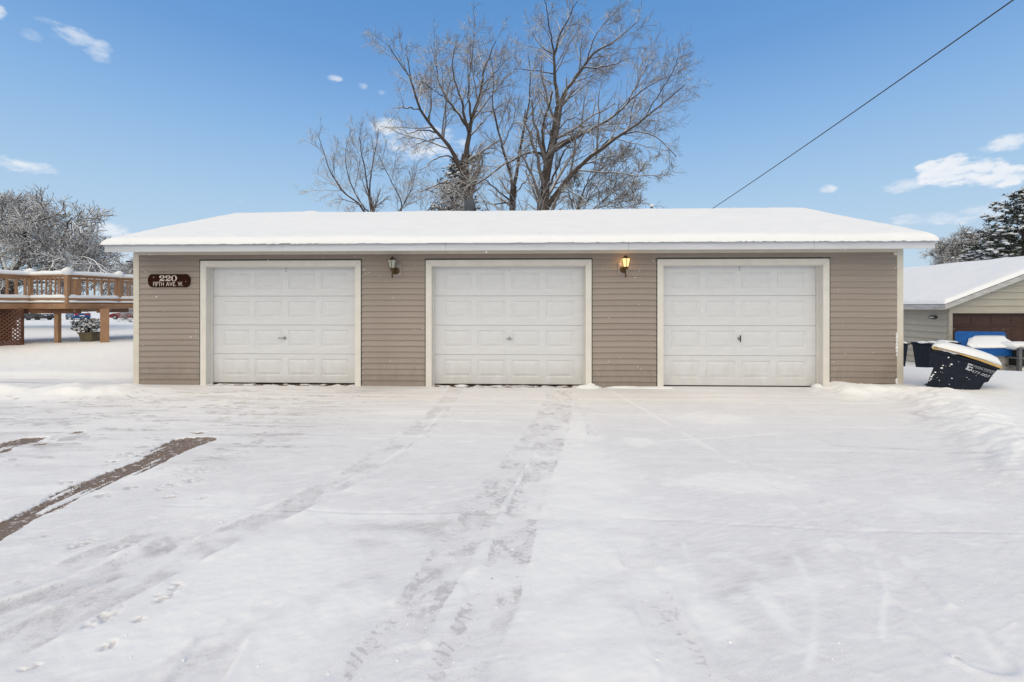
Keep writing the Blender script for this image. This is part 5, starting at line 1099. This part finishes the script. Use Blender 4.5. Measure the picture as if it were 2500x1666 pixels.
for Z in (15.4, 16.1):
    for a in (2262, 2620): p = P4(a, 700, Z); MB().box((p.x - .045, p.y - .045, -.3), (p.x + .045, p.y + .045, p.z)).build('leg', 'rack_metal', rack)
for bb in (705, 900, 1060):
    p, q = P4(2215, bb), P4(2680, bb); MB().box((p.x, p.y - .05, p.z - .03), (q.x, q.y + .75, p.z + .02)).build('shelf', 'rack_metal', rack)
p, q = P4(2180, 690), P4(2700, 690); m2 = MB()
for k in range(6): blob(m2, (p.x + (q.x - p.x) * (k + .5) / 6, p.y + .35, p.z + .02), ((q.x - p.x) * .13, .42, .12 + .03 * (k % 2)), k)
m2.build('snow_cover', 'rail_snow', rack, smooth=True)
p, q = P4(2300, 880), P4(2600, 880); MB().box((p.x, p.y + .1, P4(2300, 1050).z), (q.x, q.y + .6, P4(2300, 760).z)).build('stored_box', 'black_metal', rack, bevel=.02)

# ------------------------------------------------------------------ cars far behind the deck
def car(name, label, u, Z, rz, paint, body_snow=True):
    """car with its nose along local +x"""
    p = at(u, 747, Z); z = Hz(p.x, p.y) - .02; T_ = thing(name, label, 'car', (p.x, p.y, z), rz, 'cars parked beyond the yard'); L, Wd = 2.25, .88
    prof = [(-L, .35), (-L, .78), (-L + .08, .92), (-1.35, .98), (.75, .95), (1.75, .86), (L - .06, .70), (L, .5), (L - .05, .28), (1.75, .22), (-1.8, .22), (-L + .1, .25)]
    vs, fs = [], []; n = len(prof)
    for y, sx_ in ((-Wd, .97), (-Wd * .96, 1.0), (Wd * .96, 1.0), (Wd, .97)): vs += [(x * sx_, y, zz * (1 if sx_ == 1 else .99) + (0 if sx_ == 1 else .003)) for x, zz in prof]
    for r_ in range(3): fs += [(r_ * n + i, r_ * n + (i + 1) % n, (r_ + 1) * n + (i + 1) % n, (r_ + 1) * n + i) for i in range(n)]
    fs += [tuple(range(n))[::-1], tuple(range(3 * n, 4 * n))]
    MB().add(vs, fs).build('body', paint, T_, bevel=.03)
    cab = [(-1.75, .965), (-1.05, 1.36), (.05, 1.40), (.95, .95)]
    vs = [(x, -Wd * .92 if zz < 1 else -Wd * .72, zz) for x, zz in cab] + [(x, Wd * .92 if zz < 1 else Wd * .72, zz) for x, zz in cab]
    MB().add(vs, [(0, 1, 2, 3), (7, 6, 5, 4), (0, 4, 5, 1), (2, 6, 7, 3), (3, 7, 4, 0), (1, 5, 6, 2)]).build('windows', 'car_glass', T_)
    MB().box((-1.08, -Wd * .73, 1.37), (.08, Wd * .73, 1.42)).build('roof', paint, T_, bevel=.02)
    for sg in (-1, 1):
        MB().beam((-.45, sg * Wd * .83, .97), (-.45, sg * Wd * .73, 1.39), .06, .03, up=(0, 1, 0)).build('pillar', paint, T_)
        for x in (-1.35, 1.38):
            w_ = MB().lathe([(.12, -.1), (.30, -.1), (.325, -.05), (.325, .05), (.30, .1), (.12, .1)], 18, axis='y').build('wheel', 'tyre', T_); w_.location = (x, sg * (Wd - .07), .32)
            rm = MB().lathe([(.03, 0), (.2, .0), (.2, .03)], 14, axis='y').build('rim', 'rim', w_); rm.location = (0, sg * .085, 0)
        MB().box((-L - .02, sg * .55 - .22, .68), (-L + .2, sg * .55 + .22, .84)).build('tail_light', 'tail_red', T_, bevel=.02)
        MB().box((L - .18, sg * .6 - .18, .58), (L + .0, sg * .6 + .18, .70)).build('headlight', 'plate_white', T_, bevel=.02)
    MB().box((-L - .03, -.26, .52), (-L - .005, .26, .65)).build('licence_plate', 'plate_white', T_)
    m2 = MB()
    for x0_, x1_, z0_, z1_, w_, h_ in ((-1.05, .05, 1.42, 1.42, .68, .16), (.85, 2.1, .95, .80, .8, .12), (-2.2, -1.6, .93, .97, .78, .12), (-1.68, -1.08, 1.0, 1.36, .66, .08), (.1, .85, 1.37, 1.0, .66, .08)):
        sec = 6
        vs = [(x0_ + (x1_ - x0_) * i / sec, y * w_, z0_ + (z1_ - z0_) * i / sec + h_ * q * (.55 if i in (0, sec) else 1)) for i in range(sec + 1) for y, q in ((-1, 0), (-.9, .7), (-.4, 1), (.4, 1), (.9, .7), (1, 0))]
        m2.add(vs, [(i * 6 + k, i * 6 + (k + 1) % 6, (i + 1) * 6 + (k + 1) % 6, (i + 1) * 6 + k) for i in range(sec) for k in range(6)] + [tuple(range(6)), tuple(range(sec * 6, sec * 6 + 6))[::-1]])
    tag(m2.build('snow_cover', 'rail_snow', T_, smooth=True), kind='stuff'); return T_
car('parked_car', 'blue sedan seen from behind under the deck, thick snow on its roof', 190, 62, R(180 - 34), 'car_blue')
car('parked_car', 'dark red car half hidden by a bare bush near the garage corner', 318, 64, R(182), 'car_red')
car('parked_car', 'dark car with a snow covered bonnet beside the lattice under the deck', 80, 60, R(4), 'car_dark')
bp_ = at(303, 775, 57); by = Hz(bp_.x, bp_.y)
tree('roadside_bush', 'small bare bush standing before the dark red car', 'bush', 57, [([(303, 778), (303, 772)], .04, .03, 0), ([(303, 775), (297, 765), (292, 758)], .03, .01, 0), ([(303, 775), (305, 762), (306, 752)], .03, .01, .3), ([(303, 775), (311, 764), (316, 758)], .03, .01, -.3)], [dict(n=9, lf_=.6, ang=R(45), trop=.4, K=4, tmin=.1, sides=3, minr=.012), dict(n=5, lf_=.6, ang=R(45), trop=.4, K=4, tmin=.2, sides=3, minr=.010)], 51, 'snowy_bark', 'snowy_twig')
mk = at(181.5, 785, 42); mo = thing('marker_stake', 'thin pale blue stake in the snow in front of the blue sedan', 'stake', (mk.x, mk.y, Hz(mk.x, mk.y)))
MB().tube([(0, 0, -.2), (0, 0, .62)], .016, 6).build('rod', 'car_blue', mo); MB().box((-.02, -.012, .56), (.02, .012, .72)).build('reflector', 'plate_white', mo)
# woods on the skyline, one mass of far trunks and twigs
rng = np.random.default_rng(77); NT = 120
xs_ = rng.uniform(-120, 60, NT); ys_ = rng.uniform(95, 130, NT); hs = rng.uniform(2.5, 5.5, NT)
P = np.zeros((NT, 5, 3)); 
for k in range(5): P[:, k, 0] = xs_ + rng.normal(size=NT) * .1 * k; P[:, k, 1] = ys_; P[:, k, 2] = -.3 + hs * k / 4
parts = [tubes(P, np.outer(np.ones(NT), np.linspace(.14, .03, 5)), 5)]
Rr = np.outer(np.ones(NT), np.linspace(.14, .03, 5))
P1_, R1_ = sprout(P, Rr, 12, .45, R(55), .3, rng, K=4, minr=.04, tmin=.12); parts.append(tubes(P1_, R1_, 3)); P2_, R2_ = sprout(P1_, R1_, 5, .6, R(50), .2, rng, K=3, minr=.03); parts.append(tubes(P2_, R2_, 3))
V, Q = merge(parts); fw_ = link('far_woods', np_mesh('far_woods', V, Q, 'snowy_twig')); tag(fw_, 'thin band of distant snowy scrub beyond the parked cars', 'woods', kind='stuff')
# street lamp head peeking past the garage corner
lp = at(333, 650, 34); sl = thing('street_lamp', 'distant street lamp arm reaching out past the garage corner', 'street lamp', (lp.x + .6, lp.y, Hz(lp.x, lp.y)))
hz_ = at(312, 638, 34); zt3 = at(330, 648, 34).z - Hz(lp.x, lp.y)
MB().tube([(0, 0, 0), (0, 0, zt3 - .3), (-.25, 0, zt3 + .02), (hz_.x - lp.x - .6 + .2, 0, hz_.z - Hz(lp.x, lp.y) - .06)], .05, 8).build('pole', 'rack_metal', sl)
MB().box((hz_.x - lp.x - .6 - .12, -.1, hz_.z - Hz(lp.x, lp.y) - .07), (hz_.x - lp.x - .6 + .24, .1, hz_.z - Hz(lp.x, lp.y) + .03)).build('lamp_head', 'black_metal', sl, bevel=.03)

# ------------------------------------------------------------------ crumbs of snow lying on the drive
rng = np.random.default_rng(5); CB = []
for k in range(330):
    d = 1.5 * (8 / 1.5) ** rng.random(); x = rng.uniform(-1.15, 1.15) * d
    if k % 3 == 0:                                            # thicker along the wheel tracks and the ploughed bank
        pl_ = random.Random(k).choice([tr[0] for tr in TRACKS[:2]] + [[(2060, 985), (2300, 1035), (2480, 1110)]]); q = random.Random(k + 1); i = q.randrange(len(pl_) - 1); f = q.random()
        u_, v_ = pl_[i][0] + (pl_[i + 1][0] - pl_[i][0]) * f, pl_[i][1] + (pl_[i + 1][1] - pl_[i][1]) * f; x, d = gnd(u_ + q.gauss(0, 40), v_)
    if d > 7.9 or d < 1.3: continue
    CB.append((x, d, min(.011, .003 + abs(rng.normal()) * .0028)))
cx_, cy_ = np.array([c[0] for c in CB]), np.array([c[1] for c in CB]); cz_ = snow_fields(cx_, cy_)[0]
cv, cf = [], []
for (x, y, r0), z in zip(CB, cz_):
    o_ = len(cv); n = 6
    for zz, rr_ in ((-.2, 1.0), (.25, .85), (.5, .4)):
        cv += [(x + r0 * rr_ * math.cos(a + zz) * rng.uniform(.7, 1.3), y + r0 * rr_ * math.sin(a + zz) * rng.uniform(.7, 1.3), z + r0 * zz) for a in np.linspace(0, 2 * math.pi, n, endpoint=False)]
    cf += [(o_ + q * n + k, o_ + q * n + (k + 1) % n, o_ + (q + 1) * n + (k + 1) % n, o_ + (q + 1) * n + k) for q in range(2) for k in range(n)] + [tuple(o_ + 2 * n + k for k in (0, 1, 2, 3)), tuple(o_ + 2 * n + k for k in (0, 3, 4, 5))]
tag(link('snow_crumbs', np_mesh('snow_crumbs', cv, cf, 'rail_snow')), 'small crumbs of snow scattered on the drive', 'snow', kind='stuff')

# ------------------------------------------------------------------ falling snow
rng = np.random.default_rng(99); NF = 420; ico_v = []; g_ = (1 + 5 ** .5) / 2
ico = np.array([(-1, g_, 0), (1, g_, 0), (-1, -g_, 0), (1, -g_, 0), (0, -1, g_), (0, 1, g_), (0, -1, -g_), (0, 1, -g_), (g_, 0, -1), (g_, 0, 1), (-g_, 0, -1), (-g_, 0, 1)], float) / 1.9
icf = np.array([(0, 11, 5), (0, 5, 1), (0, 1, 7), (0, 7, 10), (0, 10, 11), (1, 5, 9), (5, 11, 4), (11, 10, 2), (10, 7, 6), (7, 1, 8), (3, 9, 4), (3, 4, 2), (3, 2, 6), (3, 6, 8), (3, 8, 9), (4, 9, 5), (2, 4, 11), (6, 2, 10), (8, 6, 7), (9, 8, 1)])
c = np.stack([rng.uniform(-9, 9, NF), rng.uniform(3.2, 7.9, NF), rng.uniform(.15, 2.35, NF)], 1); r_ = rng.uniform(.0025, .006, NF)
V = (c[:, None, :] + ico[None] * r_[:, None, None] * rng.uniform(.6, 1.3, (NF, 1, 3))).reshape(-1, 3); Fc = (icf[None] + 12 * np.arange(NF)[:, None, None]).reshape(-1, 3)
tag(link('snowflakes', np_mesh('snowflakes', V, Fc, 'flake')), 'loose white snowflakes drifting down before the garage', 'snowflakes', kind='stuff')
